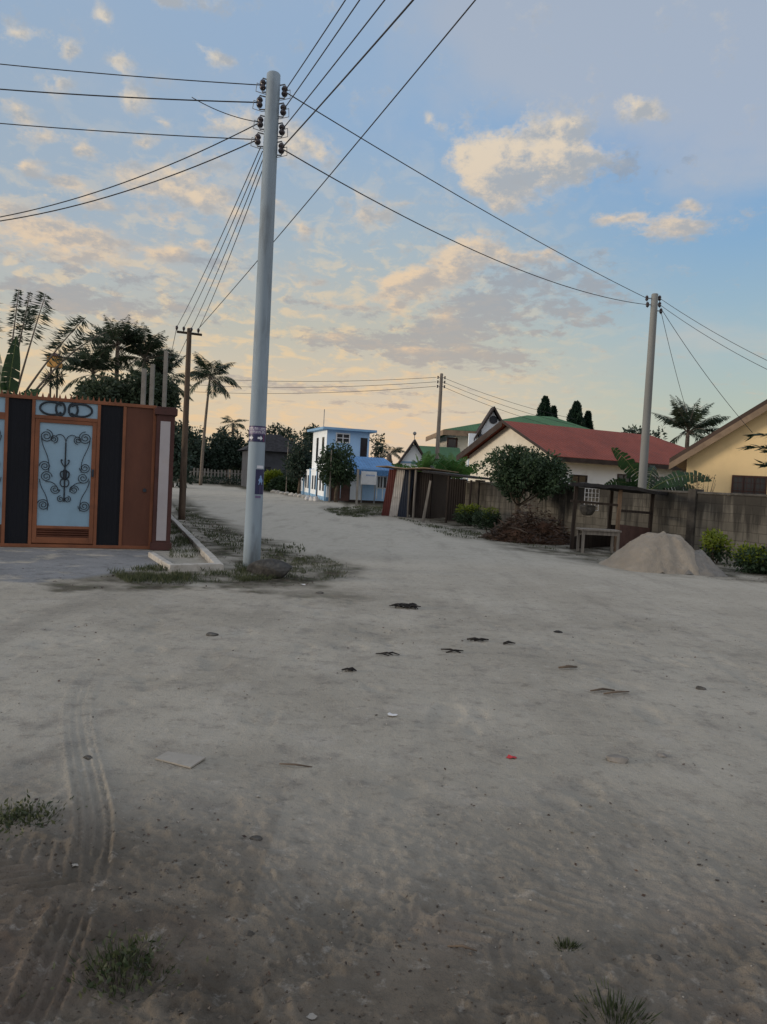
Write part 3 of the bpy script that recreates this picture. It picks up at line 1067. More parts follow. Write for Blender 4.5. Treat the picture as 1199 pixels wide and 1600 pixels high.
for (a, b) in ((uA, uB), (uC, uD)):
    MB().box(a + fr / 2, b - fr / 2, -.012, .012, .06, TOP - .06).build('dark_panel', 'navy', gate)
sp_ = MB().box(uD + fr / 2, uE - .008, -.016, .016, .06, TOP - .06).build('side_panel', 'rustpanel', gate)
hu, hz = gu(226, 766)
MB().tube([(hu, -.016, hz), (hu, -.05, hz)], .035, 10).build('lock', 'iron', sp_)
# the door
zt = gu(105, 660)[1]
zl = gu(105, 822)[1]
zm = gu(105, 656)[1] + .0
tr = MB().box(uB + fr / 2, uC - fr / 2, -.008, .008, zt + .10, TOP - .06).build('transom_light', 'glass', gate)
mb = MB()
mb.box(uB + fr / 2, uC - fr / 2, -.043, .043, zt + .037, zt + .10)
door = mb.build('door_head', 'rust', gate, bevel=.004)
d0, d1 = uB + fr / 2 + .005, uC - fr / 2 - .005
MB().box(uB + fr / 2, d0 + .03, .037, .043, .06, zt + .04).box(d1 - .03, uC - fr / 2, .037, .043, .06, zt + .04).box(d0 + .03, d1 - .03, .037, .043, .06, .1).build('door_stop', 'rust', gate)
mb = MB()
mb.box(d0, d0 + .075, -.035, .035, .08, zt + .035)
mb.box(d1 - .075, d1, -.035, .035, .08, zt + .035)
mb.box(d0 + .075, d1 - .075, -.034, .034, zt - .03, zt + .035)
mb.box(d0 + .075, d1 - .075, -.034, .034, zl - .05, zl)
mb.box(d0 + .075, d1 - .075, -.034, .034, .08, .19)
dr = mb.build('door', 'rust', gate, bevel=.004)
MB().box(d0 + .075, d1 - .075, -.006, .006, zl, zt - .03).build('glass_pane', 'glass', dr)
mb = MB()
z = .2
while z < zl - .07:
    mb.add([(d0 + .075, -.03, z), (d1 - .075, -.03, z), (d1 - .075, .02, z + .03), (d0 + .075, .02, z + .03),
            (d0 + .075, -.03, z + .008), (d1 - .075, -.03, z + .008), (d1 - .075, .02, z + .038), (d0 + .075, .02, z + .038)],
           [(0, 1, 2, 3), (7, 6, 5, 4), (0, 4, 5, 1), (1, 5, 6, 2), (2, 6, 7, 3), (3, 7, 4, 0)])
    z += .042
mb.box(d0 + .075, d1 - .075, .022, .03, .19, zl - .05)
mb.build('louvre', 'rustpanel', dr)
# wrought iron on the glass
dc = (d0 + d1) / 2
dw = (d1 - d0) / 2 - .075
gzc = lambda py: gu(105, py)[1]


def spiral(mb, cx, cz, r, turns, a0, dirn, y=-.028, rad=.007):
    pts = []
    n = int(26 * turns)
    for k in range(n + 1):
        f = k / n
        a = a0 + dirn * 2 * math.pi * turns * f
        q = r * (1 - .82 * f)
        pts.append((cx + q * math.cos(a), y, cz + q * math.sin(a)))
    mb.tube(pts, rad, 5, cap=False)
    return pts[0]


def ring(mb, cx, cz, rx, rz_, a0=0, a1=2 * math.pi, y=-.03, rad=.016):
    n = 30
    mb.tube([(cx + rx * math.cos(a0 + (a1 - a0) * k / n), y, cz + rz_ * math.sin(a0 + (a1 - a0) * k / n)) for k in range(n + 1)], rad, 6)


def bez(mb, a, b, c_, d, rad=.007, y=-.028):
    pts = []
    for k in range(15):
        t = k / 14
        p = [(1 - t) ** 3 * a[q] + 3 * (1 - t) ** 2 * t * b[q] + 3 * (1 - t) * t * t * c_[q] + t ** 3 * d[q] for q in (0, 1)]
        pts.append((p[0], y, p[1]))
    mb.tube(pts, rad, 5, cap=False)


def scrollwork(cx, dwid, parent, clip=None):
    mb = MB()
    zt0, z1, z2, z3, z4 = gzc(686), gzc(732), gzc(745), gzc(764), gzc(790)
    mb.tube([(cx, -.03, gzc(692)), (cx, -.03, gzc(784))], .013, 6)
    for s in (1, -1):
        o = lambda f: cx + s * dwid * f
        spiral(mb, o(.74), gzc(683), .115, 2.2, math.pi / 2, s, rad=.0075)
        spiral(mb, o(.46), gzc(687), .075, 1.8, -math.pi / 2, -s, rad=.0075)
        bez(mb, (cx, gzc(693)), (cx, gzc(682)), (o(.2), gzc(676)), (o(.38), gzc(682)))
        bez(mb, (o(.92), gzc(686)), (o(.9), gzc(704)), (o(.55), gzc(712)), (o(.62), gzc(738)))
        spiral(mb, o(.76), gzc(730), .095, 2.0, math.pi, s)
        spiral(mb, o(.70), gzc(746), .10, 2.0, 0, -s)
        bez(mb, (o(.72), gzc(754)), (o(.5), gzc(752)), (o(.3), gzc(756)), (o(.2), gzc(768)))
        spiral(mb, o(.36), gzc(765), .085, 1.9, 0, s)
        bez(mb, (o(.95), gzc(750)), (o(.9), gzc(770)), (o(.55), gzc(772)), (o(.62), gzc(798)))
        spiral(mb, o(.78), gzc(790), .105, 2.3, math.pi, s)
        spiral(mb, o(.13), gzc(780), .062, 1.6, math.pi / 2, -s)
        bez(mb, (cx, gzc(730)), (o(.22), gzc(722)), (o(.16), gzc(716)), (o(.1), gzc(720)), .01)
        bez(mb, (cx, gzc(738)), (o(.25), gzc(732)), (o(.2), gzc(750)), (cx, gzc(748)), .012)
        bez(mb, (cx, gzc(750)), (o(.24), gzc(745)), (o(.2), gzc(764)), (cx, gzc(760)), .010)
    mb.tube([(cx, -.03, gzc(734)), (cx, -.03, gzc(748))], .035, 8)
    return mb.build('scroll_ironwork', 'iron', parent)


scrollwork(dc, dw, dr)
hb = gu(141, 739)
MB().box(d1 - .065, d1 - .025, -.075, -.035, hb[1] - .07, hb[1] + .07).build('door_handle', 'iron', dr, bevel=.008)
mb = MB()
tz = (zt + .10 + TOP - .06) / 2
hr = (TOP - .06 - zt - .10) / 2 * .86
for (px, rx_, a0, a1) in ((81, .19, .55, 5.75), (95, .075, 0, 2 * math.pi), (115, .075, 0, 2 * math.pi), (127, .19, -2.6, 2.6)):
    ring(mb, gu(px, 640)[0], tz, rx_, hr, a0, a1, rad=.019)
mb.build('ring_ironwork', 'iron', tr)
# the next leaf, cut by the edge of the photograph
MB().box(uL + .2, uA - fr / 2, -.006, .006, zl, zt - .02).build('glass_pane', 'glass', gate)
MB().box(uL + .2, uA - fr / 2, -.008, .008, zt + .10, TOP - .06).build('transom_light', 'glass', gate)
MB().box(uL + .2, uA - fr / 2, -.043, .043, zt - .02, zt + .10).build('rail', 'rust', gate)
MB().box(uL + .2, uA - fr / 2, -.02, .02, .06, zl).build('kick_panel', 'rustpanel', gate)
scrollwork((uA + uL + .2) / 2, (uA - uL - .2) / 2 - .03, gate)

pl = thing('gate_pillar', 'brown gate pillar with a pinkish white front strip and brown cap', 'pillar', (GO.x, GO.y, 0), GRZ)
p0, p1 = uE + .05, uE + .05 + .33
MB().box(p0, p1, -.16, .26, .0, 2.55).build('shaft', 'pillarbrown', pl, bevel=.006)
MB().box(p0 + .07, p1 - .08, -.172, -.14, .18, 2.43).build('front_strip', 'pink', pl, bevel=.003)
MB().box(p0 - .04, p1 + .04, -.20, .30, 2.55, 2.66).box(p0 - .015, p1 + .015, -.175, .275, 2.66, 2.70).build('cap', 'pillarbrown', pl, bevel=.006)
MB().box(p0 - .03, p1 + .03, -.19, .29, .0, .14).build('base', 'pillarbrown', pl, bevel=.006)
# side wall of the same plot, running back along the road
rd = Vector((-.325, .946, 0))
wl_o = Vector((GO.x, GO.y, 0)) + Vector((math.cos(GRZ), math.sin(GRZ), 0)) * (p0 + .2) + Vector((-math.sin(GRZ), math.cos(GRZ), 0)) * .30
swall = tag(MB().box(-.1, .1, 0, 26, 0, 2.3).build('boundary_wall', 'pillarbrown'), 'long brown plot wall running back along the road from the gate pillar', 'wall')
swall.location = wl_o
swall.rotation_euler = (0, 0, GRZ)

# planter kerb
kz = .10
k0, k1, k2, k3 = G(232, 862, kz), G(266, 883, kz), G(350, 881, kz), G(262, 798, kz)
kb = MB()


def kerb_run(a, b, wv, z1, wid=.16):
    a, b = Vector((a.x, a.y, 0)), Vector((b.x, b.y, 0))
    d = (b - a).normalized()
    s = Vector((-d.y, d.x, 0)) * wid
    nseg = max(1, int((b - a).length / .9))
    for q in range(nseg):
        a1 = a + (b - a) * (q / nseg)
        b1 = a + (b - a) * ((q + 1) / nseg) - d * .012
        dz = random.uniform(-.008, .008)
        kb.prism([a1 + Vector((0, 0, -.1)), b1 + Vector((0, 0, -.1)), b1 + s + Vector((0, 0, -.1)), a1 + s + Vector((0, 0, -.1))], (0, 0, z1 + .1 + dz))


kerb_run(k0, k1, None, kz, .10)
kerb_run(k1, k2 - Vector((.02, 0, 0)), None, kz + .003, .11)
kerb_run(k2, k3 + (k3 - k2) * .1, None, kz, .13)
tag(kb.build('planter_kerb', 'kerb', bevel=.012), 'pale concrete kerb round the grass strip at the gate corner', 'kerb')

# ------------------------------------------------------------------ power poles and wires
def lathe_pole(name, label, base, h, r0_, r1_, mat, group='utility poles'):
    t = thing(name, label, 'utility pole', base, 0, group)
    mb = MB()
    k = 12
    pts = [(0, 0, -.15 + (h + .15) * q / k) for q in range(k + 1)]
    rad = [r0_ + (r1_ - r0_) * q / k for q in range(k + 1)]
    pts += [(0, 0, h + .02), (0, 0, h + .03)]
    rad += [r1_ * .85, r1_ * .5]
    mb.tube(pts, rad, 20)
    mb.build('shaft', mat, t, smooth=True)
    return t


PB = G(393, 886)
MPH = P(431, 117, PB.y).z
PB.z = 0
PR0, PR1 = .143, .110
mp = lathe_pole('utility_pole', 'thick grey concrete utility pole with stickers beside the gate', PB, MPH, PR0, PR1, 'pole')


def insulator(pole, px, py, base, rpole, side):
    p = P(px, py, base.y - .02)
    l = p - Vector((base.x, base.y, 0))
    mb = MB()
    mb.tube([(l.x, l.y, l.z - .075), (l.x, l.y, l.z - .045), (l.x, l.y, l.z - .02), (l.x, l.y, l.z), (l.x, l.y, l.z + .02), (l.x, l.y, l.z + .045), (l.x, l.y, l.z + .075)],
            [.035, .052, .048, .03, .048, .052, .035], 10)
    i_ = mb.build('insulator', 'insul', pole, smooth=True)
    b = MB()
    sx = rpole * side * .9
    b.tube([(sx, 0, l.z + .10), (l.x, l.y, l.z + .11), (l.x + .02 * side, l.y, l.z + .06), (l.x + .02 * side, l.y, l.z - .06), (l.x, l.y, l.z - .11), (sx, 0, l.z - .10)], .012, 5)
    b.tube([(sx, 0, l.z - .12), (l.x - .05 * side, l.y - .04, l.z - .16), (l.x + .1 * side, l.y - .04, l.z - .12), (l.x + .09 * side, l.y - .02, l.z + .02), (l.x, l.y, l.z)], .007, 4, cap=False)
    b.build('bracket', 'steel', i_)
    return p


IL = [insulator(mp, px, py, PB, PR1, -1) for (px, py) in ((411, 133), (406, 160), (407, 191), (403, 218))]
IR = [insulator(mp, px, py, PB, PR1, 1) for (px, py) in ((445, 143), (443, 172), (441, 203), (440, 232))]


def wrap(pole, rz0, rz1, z0, z1, rad0, mat, name, parent=None, seg=10, off=.003, poly=None):
    mb = MB()
    vs, fs = [], []
    for k in range(seg + 1):
        a = rz0 + (rz1 - rz0) * k / seg
        for z in (z0, z1):
            r_ = PR0 + (PR1 - PR0) * (z + .15) / (MPH + .15) + off
            vs.append((r_ * math.sin(a), -r_ * math.cos(a), z))
    for k in range(seg):
        fs.append((2 * k, 2 * k + 2, 2 * k + 3, 2 * k + 1))
    mb.add(vs, fs)
    o = mb.build(name, mat, parent or pole)
    return o


zz = lambda py: P(398, py, PB.y - .14).z
ca = math.atan2(-PB.x, PB.y)      # bearing of the camera from the pole
s1 = wrap(mp, -1.75, 1.75, zz(690), zz(665), 0, 'signblue', 'sign_band', seg=24)
s1['label'] = 'dark blue sign band with two white arrows'
wrap(mp, -1.7, 1.7, zz(678), zz(666.5), 0, 'signpurple', 'upper_panel', s1, 24, .005)
z0_, z1_ = zz(676.5), zz(667.5)
r_ = random.Random(3)
tx = MB()


def on_pole(a, z, off):
    q = PR0 + (PR1 - PR0) * (z + .15) / (MPH + .15) + off
    return (q * math.sin(a), -q * math.cos(a), z)


def glyph(mb, a0, a1, za, zb, off=.007):
    mb.add([on_pole(a0, za, off), on_pole(a1, za, off), on_pole(a1, zb, off), on_pole(a0, zb, off)], [(0, 1, 2, 3)])


for row, (za, zb) in enumerate(((z0_ + .05, z1_ - .004), (z0_ + .002, z0_ + .035))):
    a = -1.15 + row * .1
    while a < 1.15:
        wd2 = r_.uniform(.08, .13)
        h_ = zb - za
        glyph(tx, a, a + .03, za, zb)
        if r_.random() < .7:
            glyph(tx, a + .03, a + wd2, zb - h_ * .25, zb)
        if r_.random() < .6:
            glyph(tx, a + .03, a + wd2, za, za + h_ * .22)
        if r_.random() < .6:
            glyph(tx, a + wd2, a + wd2 + .03, za, zb)
        a += wd2 + .09
tx.build('lettering', 'signwhite', s1)
ar = MB()
zc, hh2 = zz(684), .030
for a0 in (-.92, .22):
    glyph(ar, a0, a0 + .34, zc - hh2 * .55, zc + hh2 * .55)
    ar.add([on_pole(a0 + .34, zc - hh2 * 1.3, .007), on_pole(a0 + .62, zc, .007), on_pole(a0 + .34, zc + hh2 * 1.3, .007)], [(0, 1, 2)])
ar.build('arrows', 'signwhite', s1)
dv = MB()
glyph(dv, .96, 1.06, zz(689), zz(679), .0055)
dv.build('red_divider', 'signred', s1)
s2 = wrap(mp, .18, 1.45, zz(772), zz(733), 0, 'signblue', 'poster', seg=14)
s2['label'] = 'torn dark blue poster with a pale figure'
pf = MB()
za, zb = zz(757), zz(742)
pts_ = [(.55, .0), (.62, .3), (.52, .45), (.6, .62), (.7, .72), (.68, .86), (.8, 1), (.95, .9), (.93, .72), (1.05, .6), (1.15, .4), (1.02, .25), (1.1, 0)]
pf.add([on_pole(a, za + (zb - za) * f, .006) for a, f in pts_], [tuple(range(len(pts_)))])
pf.build('printed_figure', 'lightblue', s2)
pf = MB()
glyph(pf, .75, 1.4, zz(771), zz(759), .0055)
pf.build('printed_panel', 'signpurple', s2)
# torn paper scraps above / below
wrap(mp, .3, 1.2, zz(731.5), zz(727), 0, 'signwhite', 'paper_scrap', None, 8, .0035)
wrap(mp, .25, .95, zz(778), zz(774.5), 0, 'signpurple', 'paper_scrap', None, 8, .0035)

# broken lump at the pole's foot
def rock(name, loc, sx, sy, sz, mat, seed, sub=3, rz=0.0, jag=.35):
    bm = bmesh.new()
    bmesh.ops.create_icosphere(bm, subdivisions=sub, radius=1)
    r = np.random.default_rng(seed)
    planes = [(unit(r.normal(size=3)), r.uniform(.55, .9)) for _ in range(9)]
    for vv in bm.verts:
        p = np.array(vv.co)
        for n_, d_ in planes:
            k = p.dot(n_) - d_
            if k > 0:
                p = p - n_ * k * .9
        p = p * (1 + jag * .25 * (vnoise(np.array([p[0] * 3 + seed]), np.array([p[1] * 3 + p[2] * 2]), seed)[0] - .5))
        vv.co = (p[0] * sx, p[1] * sy, max(p[2], -.35) * sz)
    me_ = bpy.data.meshes.new(name)
    bm.to_mesh(me_)
    bm.free()
    me_.materials.append(MAT[mat])
    o = bpy.data.objects.new(name, me_)
    COL.objects.link(o)
    o.location = loc
    o.rotation_euler = (0, 0, rz)
    return o


b_ = G(420, 903)
tag(rock('broken_concrete', (b_.x, b_.y + .15, .07), .40, .24, .20, 'darkrock', 5, rz=-.25), 'dark lump of broken concrete lying at the pole foot', 'rubble')

WB = G(284, 812)
WB.z = 0
WH = P(294, 514, WB.y).z
wpole = lathe_pole('utility_pole', 'brown wooden utility pole with a crossarm beyond the gate pillar', WB, WH, .11, .07, 'polewood')
CA = [P(px, py, WB.y) for (px, py) in ((275, 517), (314, 522))]
mb = MB()
l0, l1 = [c_ - Vector((WB.x, WB.y - .13, 0)) for c_ in CA]
mb.bar(l0, l1, .065, .065)
mb.build('crossarm', 'darkwood', wpole)
WI = []
for f in (.08, .36, .66, .94):
    q = CA[0].lerp(CA[1], f) + Vector((0, -.13, 0))
    l = q - Vector((WB.x, WB.y, 0))
    MB().tube([l, l + Vector((0, 0, .06)), l + Vector((0, 0, .10)), l + Vector((0, 0, .14))], [.015, .04, .045, .02], 8).build('insulator', 'insul', wpole, smooth=True)
    WI.append(q + Vector((0, 0, .1)))

RB = P(1001, 800, 24.6)
RB.z = 0
RH = P(1020, 460, 24.6).z
rp = lathe_pole('utility_pole', 'grey concrete utility pole behind the block wall near the yellow house', RB, RH, .145, .105, 'pole2')
RI = []
for (px, py, s) in ((1011, 466, -1), (1012, 476, -1), (1031, 466, 1), (1031, 476, 1), (1033, 486, 1)):
    p = P(px, py, RB.y)
    l = p - Vector((RB.x, RB.y, 0))
    MB().tube([l + Vector((0, 0, -.07)), l + Vector((0, 0, -.02)), l, l + Vector((0, 0, .02)), l + Vector((0, 0, .07))], [.04, .055, .03, .055, .04], 8).build('insulator', 'insul', rp, smooth=True)
    MB().bar((0, 0, l.z), (l.x, l.y, l.z), .03).bar((l.x, l.y, l.z - .1), (l.x, l.y, l.z + .1), .02).build('bracket', 'steel', rp)
    RI.append(p)

NB = P(679, 790, 45)
NB.z = 0
NH = P(688, 584, 45).z
npole = lathe_pole('utility_pole', 'slim grey brown utility pole rising behind the sheet metal stall', NB, NH, .15, .09, 'greywood')
NI = []
for k, py in enumerate((590, 597, 604)):
    p = P(687.6 - .35 * k, py, NB.y)
    l = Vector((0, 0, p.z))
    for s in (-1, 1):
        q = l + Vector((.2 * s, -.05, 0))
        MB().tube([q + Vector((0, 0, -.08)), q, q + Vector((0, 0, .08))], [.05, .03, .05], 8).build('insulator', 'insul', npole)
    MB().bar(l + Vector((-.24, -.05, 0)), l + Vector((.24, -.05, 0)), .03).build('bracket', 'steel', npole)
    NI.append((p + Vector((-.2, -.05, 0)), p + Vector((.2, -.05, 0))))


def wire(label, pts, sag=0.0, r=.011, ext=0.0, group='overhead power lines', name='power_line'):
    a, b = Vector(pts[0]), Vector(pts[1])
    if ext:
        b = a + (b - a).normalized() * ext
    n = 24
    L = (b - a).length
    out = []
    for k in range(n + 1):
        t = k / n
        p = a.lerp(b, t)
        p.z -= sag * 4 * t * (1 - t)
        out.append(p)
    mb = MB()
    mb.tube(out, r * .78, 5)
    return tag(mb.build(name, 'rubber', smooth=True), label, 'power line', group)


d13 = PB.y
# leftwards, to a pole outside the frame
wire('topmost of the three wires running left from the big pole', (IL[0], P(-250, 71, d13 + .6)), .06)
wire('thick middle wire running left from the big pole', (IL[1], P(-250, 116, d13 + .6)), .07, .014)
wire('thin loop wire peeling off the thick middle left wire to the third insulator', (IL[2], P(300, 152, d13 + .05)), .06, .009)
wire('lowest of the three wires running left from the big pole', (IL[3], P(-250, 168, d13 + .6)), .06)
wire('upper of the two drop cables sloping down left behind the gate', (IL[2], P(-120, 355, d13 + 1.5)), .32, .012)
wire('lower of the two drop cables sloping down left behind the gate', (IL[3], P(-120, 357, d13 + 1.5)), .30, .013)


def at_h(px, py, z):
    return G(px, py, z)


for k, (px, py, lab) in enumerate(((535, 0, 'leftmost of the four wires climbing right from the big pole top'),
                                    (556, 0, 'second from left of the four wires climbing right from the big pole top'),
                                    (593, 0, 'third from left of the four wires climbing right from the big pole top'),
                                    (635, 0, 'rightmost thick wire of the four climbing right from the big pole top'))):
    wire(lab, (IR[k], at_h(px, py, IR[k].z - .15)), .10, .014 if k == 3 else .011, 14)
for k in range(4):
    a = IL[3] + Vector((.05 + .035 * k, .0, -.12 - .06 * k))
    wire(('outermost left', 'second from left', 'third from left', 'innermost right')[k] + ' wire of the bundle from the big pole to the wooden pole', (a, WI[k]), .12, .010)
wire('long diagonal wire passing behind the big pole to the wooden pole', (WI[3] + Vector((0, 0, .03)), at_h(718, 0, WH + 1.6)), .25, .012, 34)
wire('upper wire from the big pole to the right concrete pole', (IR[0], RI[0]), .12, .012)
wire('lower wire from the big pole to the right concrete pole', (IR[3], RI[1]), .45, .013)
wire('upper wire leaving the right concrete pole to the right edge', (RI[2], P(1230, 578, 22)), .1, .010)
wire('lower wire leaving the right concrete pole to the right edge', (RI[3], P(1230, 592, 22)), .12, .010)

# ------------------------------------------------------------------ block wall at the right
WA, WE = Vector((2.95, 32.6, 0)), Vector((14.2, 9.26, 0))
wdv = (WE - WA)
WL = wdv.length
wrz = math.atan2(wdv.y, wdv.x)
bw_ = thing('block_wall', 'long mouldy concrete block wall along the right side of the road', 'wall', WA, wrz)
MB().box(0, WL, -.09, .09, -.1, 1.62).build('masonry', 'block', bw_)
mb = MB()
x = 0
while x < WL:
    x2 = min(WL, x + random.uniform(1.5, 2.6))
    mb.box(x, x2 - .006, -.115, .115, 1.622 + random.uniform(-.006, .006), 1.685 + random.uniform(-.012, .012))
    x = x2
mb.build('coping', 'coping', bw_, bevel=.01)


def wall_u(px):     # station of a pixel column along the wall
    return face(px, 800, WA, wrz)[0]


for px in (748, 882, 1086, 1290):
    u = wall_u(px)
    MB().box(u - .13, u + .13, -.16, .16, -.1, 1.74).build('pier', 'pier', bw_, bevel=.012)

# ------------------------------------------------------------------ yellow house
def window(parent, x0, x1, z0, z1, y, nx=2, nz=1, fmat='winframe', t=.05, depth=.05, grille=False):
    mb = MB()
    mb.box(x0 - t, x0, y - depth, y, z0 - t, z1 + t)
    mb.box(x1, x1 + t, y - depth, y, z0 - t, z1 + t)
    mb.box(x0, x1, y - depth, y, z1, z1 + t)
    mb.box(x0, x1, y - depth, y, z0 - t, z0)
    for k in range(1, nx):
        xx = x0 + (x1 - x0) * k / nx
        mb.box(xx - t * .35, xx + t * .35, y - depth * .8, y, z0, z1)
    for k in range(1, nz):
        q = z0 + (z1 - z0) * k / nz
        mb.box(x0, x1, y - depth * .7, y, q - t * .3, q + t * .3)
    if grille:
        n_ = int((x1 - x0) / .13)
        for k in range(1, n_):
            xx = x0 + (x1 - x0) * k / n_
            mb.box(xx - .008, xx + .008, y - depth * 1.5, y - depth * 1.2, z0, z1)
        for k in range(1, 5):
            q = z0 + (z1 - z0) * k / 5
            mb.box(x0, x1, y - depth * 1.55, y - depth * 1.18, q - .008, q + .008)
    f = mb.build('window', fmat, parent)
    MB().box(x0, x1, y - .012, y + .004, z0, z1).build('pane', 'pane', f)
    return f


YO = P(1071, 760, 27.0)
YO = Vector((YO.x, YO.y, 0))
yrz = -math.atan2(.42, .91)
yh = thing('house', 'yellow plastered gable house with a brown roof at the right edge', 'house', YO, yrz)
u0_, ze = face(1071, 712, YO, yrz)
u1_, z1h = face(1199, 633, YO, yrz)
slope = (z1h - ze) / (u1_ - u0_) * .98
yw = 10.5
zr = ze + slope * yw / 2
yd = 9.0
mb = MB()
mb.prism([(0, 0, -.1), (yw, 0, -.1), (yw, 0, ze), (yw / 2, 0, zr), (0, 0, ze)], (0, yd, 0))
mb.build('wall', 'cream', yh)
ang = math.atan(slope)
oh, fo, th = .55, .42, .16
mb, sfb = MB(), MB()
for s in (0, 1):
    e = Vector((-oh, -fo, ze - oh * slope + .10)) if s == 0 else Vector((yw + oh, -fo, ze - oh * slope + .10))
    rg = Vector((yw / 2, -fo, zr + .10))
    nrm = Vector((0, 0, th))
    mb.prism([e, rg, rg + nrm, e + nrm], (0, yd + 2 * fo, 0))
yr = mb.build('roof', 'brownroof', yh)
bb = MB()
for s in (0, 1):
    e = Vector((-oh, -fo - .03, ze - oh * slope - .14)) if s == 0 else Vector((yw + oh, -fo - .03, ze - oh * slope - .14))
    rg = Vector((yw / 2, -fo - .03, zr - .14))
    bb.prism([e, rg, rg + Vector((0, 0, .235)), e + Vector((0, 0, .235))], (0, .028, 0))
bb.build('barge_board', 'soffit', yr)
sf = MB()
for s in (0, 1):
    e = Vector((-oh, -fo, ze - oh * slope + .06)) if s == 0 else Vector((yw + oh, -fo, ze - oh * slope + .06))
    rg = Vector((yw / 2, -fo, zr + .06))
    sf.prism([e, rg, rg + Vector((0, 0, .036)), e + Vector((0, 0, .036))], (0, fo - .01, 0))
sf.build('soffit', 'soffit', yr)
wx0, wz1 = face(1147, 745, YO, yrz)
wx1, wz0 = face(1194, 775, YO, yrz)
window(yh, wx0, wx1, wz1 - .95, wz1, -.005, 3, 2, 'winframe', .06, .06, True)

# ------------------------------------------------------------------ red roofed house
arz = R(27)
RR0 = P(797, 661, 38)
ro = Vector((RR0.x, RR0.y, 0))
rh = thing('house', 'white walled house with a long red sheet roof behind the block wall', 'house', ro, arz)
zr2, ze2, hw, Lr = RR0.z, 2.92, 4.0, 9.4
He = 12.6
mb = MB()
# local: +x along ridge, -y towards the road
A_, B_ = (-.0, -hw), (He, -hw)
t_ = .07


def slab(mb, pts, th=.09):
    mb.prism(pts, (0, 0, th))


slab(mb, [(-.45, -hw, ze2), (He, -hw, ze2), (Lr, 0, zr2), (-.45, 0, zr2)])
rrf = mb.build('roof', 'redroof', rh)
mb = MB()
slab(mb, [(He, hw, ze2), (-.45, hw, ze2), (-.45, 0, zr2), (Lr, 0, zr2)])
mb.build('back_slope', 'redroof', rrf)
mb = MB()
slab(mb, [(He, -hw, ze2), (He, hw, ze2), (Lr, 0, zr2)])
mb.build('hip_end', 'redslope', rrf)
mb = MB()
mb.prism([(-.48, -hw, ze2 - .02), (-.48, 0, zr2 - .02), (-.48, 0, zr2 + .11), (-.48, -hw, ze2 + .11)], (.03, 0, 0))
mb.prism([(-.48, hw, ze2 - .2), (-.48, 0, zr2 - .2), (-.48, 0, zr2 + .13), (-.48, hw, ze2 + .13)], (.03, 0, 0))
mb.box(-.45, He, -hw - .02, -hw + .01, ze2 - .14, ze2 + .07)
mb.build('fascia', 'fascia', rrf)
mb = MB()
zw = ze2 + .5 * (zr2 - ze2) / hw - .06
mb.prism([(0, -hw + .55, -.1), (0, hw - .55, -.1), (0, hw - .55, zw), (0, 0, zr2 - .05), (0, -hw + .55, zw)], (.2, 0, 0))
mb.build('gable_wall', 'offwhite', rh)
mb = MB()
mb.box(.2, He - .6, -hw + .55, hw - .55, -.1, ze2 - .03)
mb.build('wall', 'white', rh)
for (pa, pb, ya, yb) in ((893, 916, 743, 775), (966, 984, 742, 775), (1016, 1040, 744, 776), (1056, 1068, 750, 778)):
    xa, za_ = face(pa, ya, ro, arz, -hw + .55)
    xb, zb_ = face(pb, ya, ro, arz, -hw + .55)
    window(rh, xa, xb, za_ - 1.05, za_, -hw + .545, 2, 2, 'winwhite' if pa > 1000 else 'fascia', .05, .05, pa == 1016)

# ------------------------------------------------------------------ green roofed upstairs house
grz = R(4)
go = P(708, 760, 54)
go = Vector((go.x, go.y, 0))
gh = thing('house', 'two storey cream house with green roof and white front gable', 'house', go, grz)


def gf(px, py, off=0.0):
    return face(px, py, go, grz, off)


ez = gf(720, 676)[1]
gw = gf(905, 680)[0] + 2.0
MB().box(0, gw, 0, 8, -.1, ez).build('wall', 'offwhite', gh)
mb = MB()
rz_t = gf(860, 653, 4)[1]
ex0, ex1 = -1.0, gw + .8
# hipped roof
slab(mb, [(ex0, -.9, ez), (ex1, -.9, ez), (ex1 - 3.6, 4, rz_t), (ex0 + 7.0, 4, rz_t)], .1)
slab(mb, [(ex1, 8.9, ez), (ex0, 8.9, ez), (ex0 + 7.0, 4, rz_t), (ex1 - 3.6, 4, rz_t)], .1)
slab(mb, [(ex0, 8.9, ez), (ex0, -.9, ez), (ex0 + 7.0, 4, rz_t)], .1)
slab(mb, [(ex1, -.9, ez), (ex1, 8.9, ez), (ex1 - 3.6, 4, rz_t)], .1)
grf = mb.build('roof', 'greenroof', gh)
mb = MB()
mb.box(ex0, ex1, -.94, -.90, ez - .28, ez + .08)
mb.box(ex0 - .04, ex0, -.9, 8.9, ez - .28, ez + .08)
mb.build('fascia', 'soffit', grf)
xa, za_ = gf(701, 686)
xb, zb_ = gf(712, 703)
window(gh, xa, xb, zb_, za_, -.005, 1, 1, 'winframe', .1, .08)
# white gable in front
gx0, gz0 = gf(748, 676, -1.6)
gxm, gzm = gf(771, 640, -1.6)
gx1, _ = gf(794, 676, -1.6)
mb = MB()
mb.prism([(gx0 + .2, -1.6, 0), (gx1 - .2, -1.6, 0), (gx1 - .2, -1.6, gz0 + .2), (gxm, -1.6, gzm - .15), (gx0 + .2, -1.6, gz0 + .2)], (0, 1.58, 0))
gg = mb.build('front_gable', 'white', gh)
mb = MB()
for (xa, xb) in ((gx0 - .35, gxm), (gx1 + .35, gxm)):
    sl = (gzm - gz0) / (gxm - gx0)
    zz0 = gz0 - .35 * sl
    mb.prism([(xa, -2.0, zz0), (xb, -2.0, gzm), (xb, -2.0, gzm + .2), (xa, -2.0, zz0 + .2)], (0, 1.2, 0))
mb.build('gable_roof', 'fascia', gg)
mb = MB()
vx, vz = gf(771, 656, -1.6)
n_ = 10
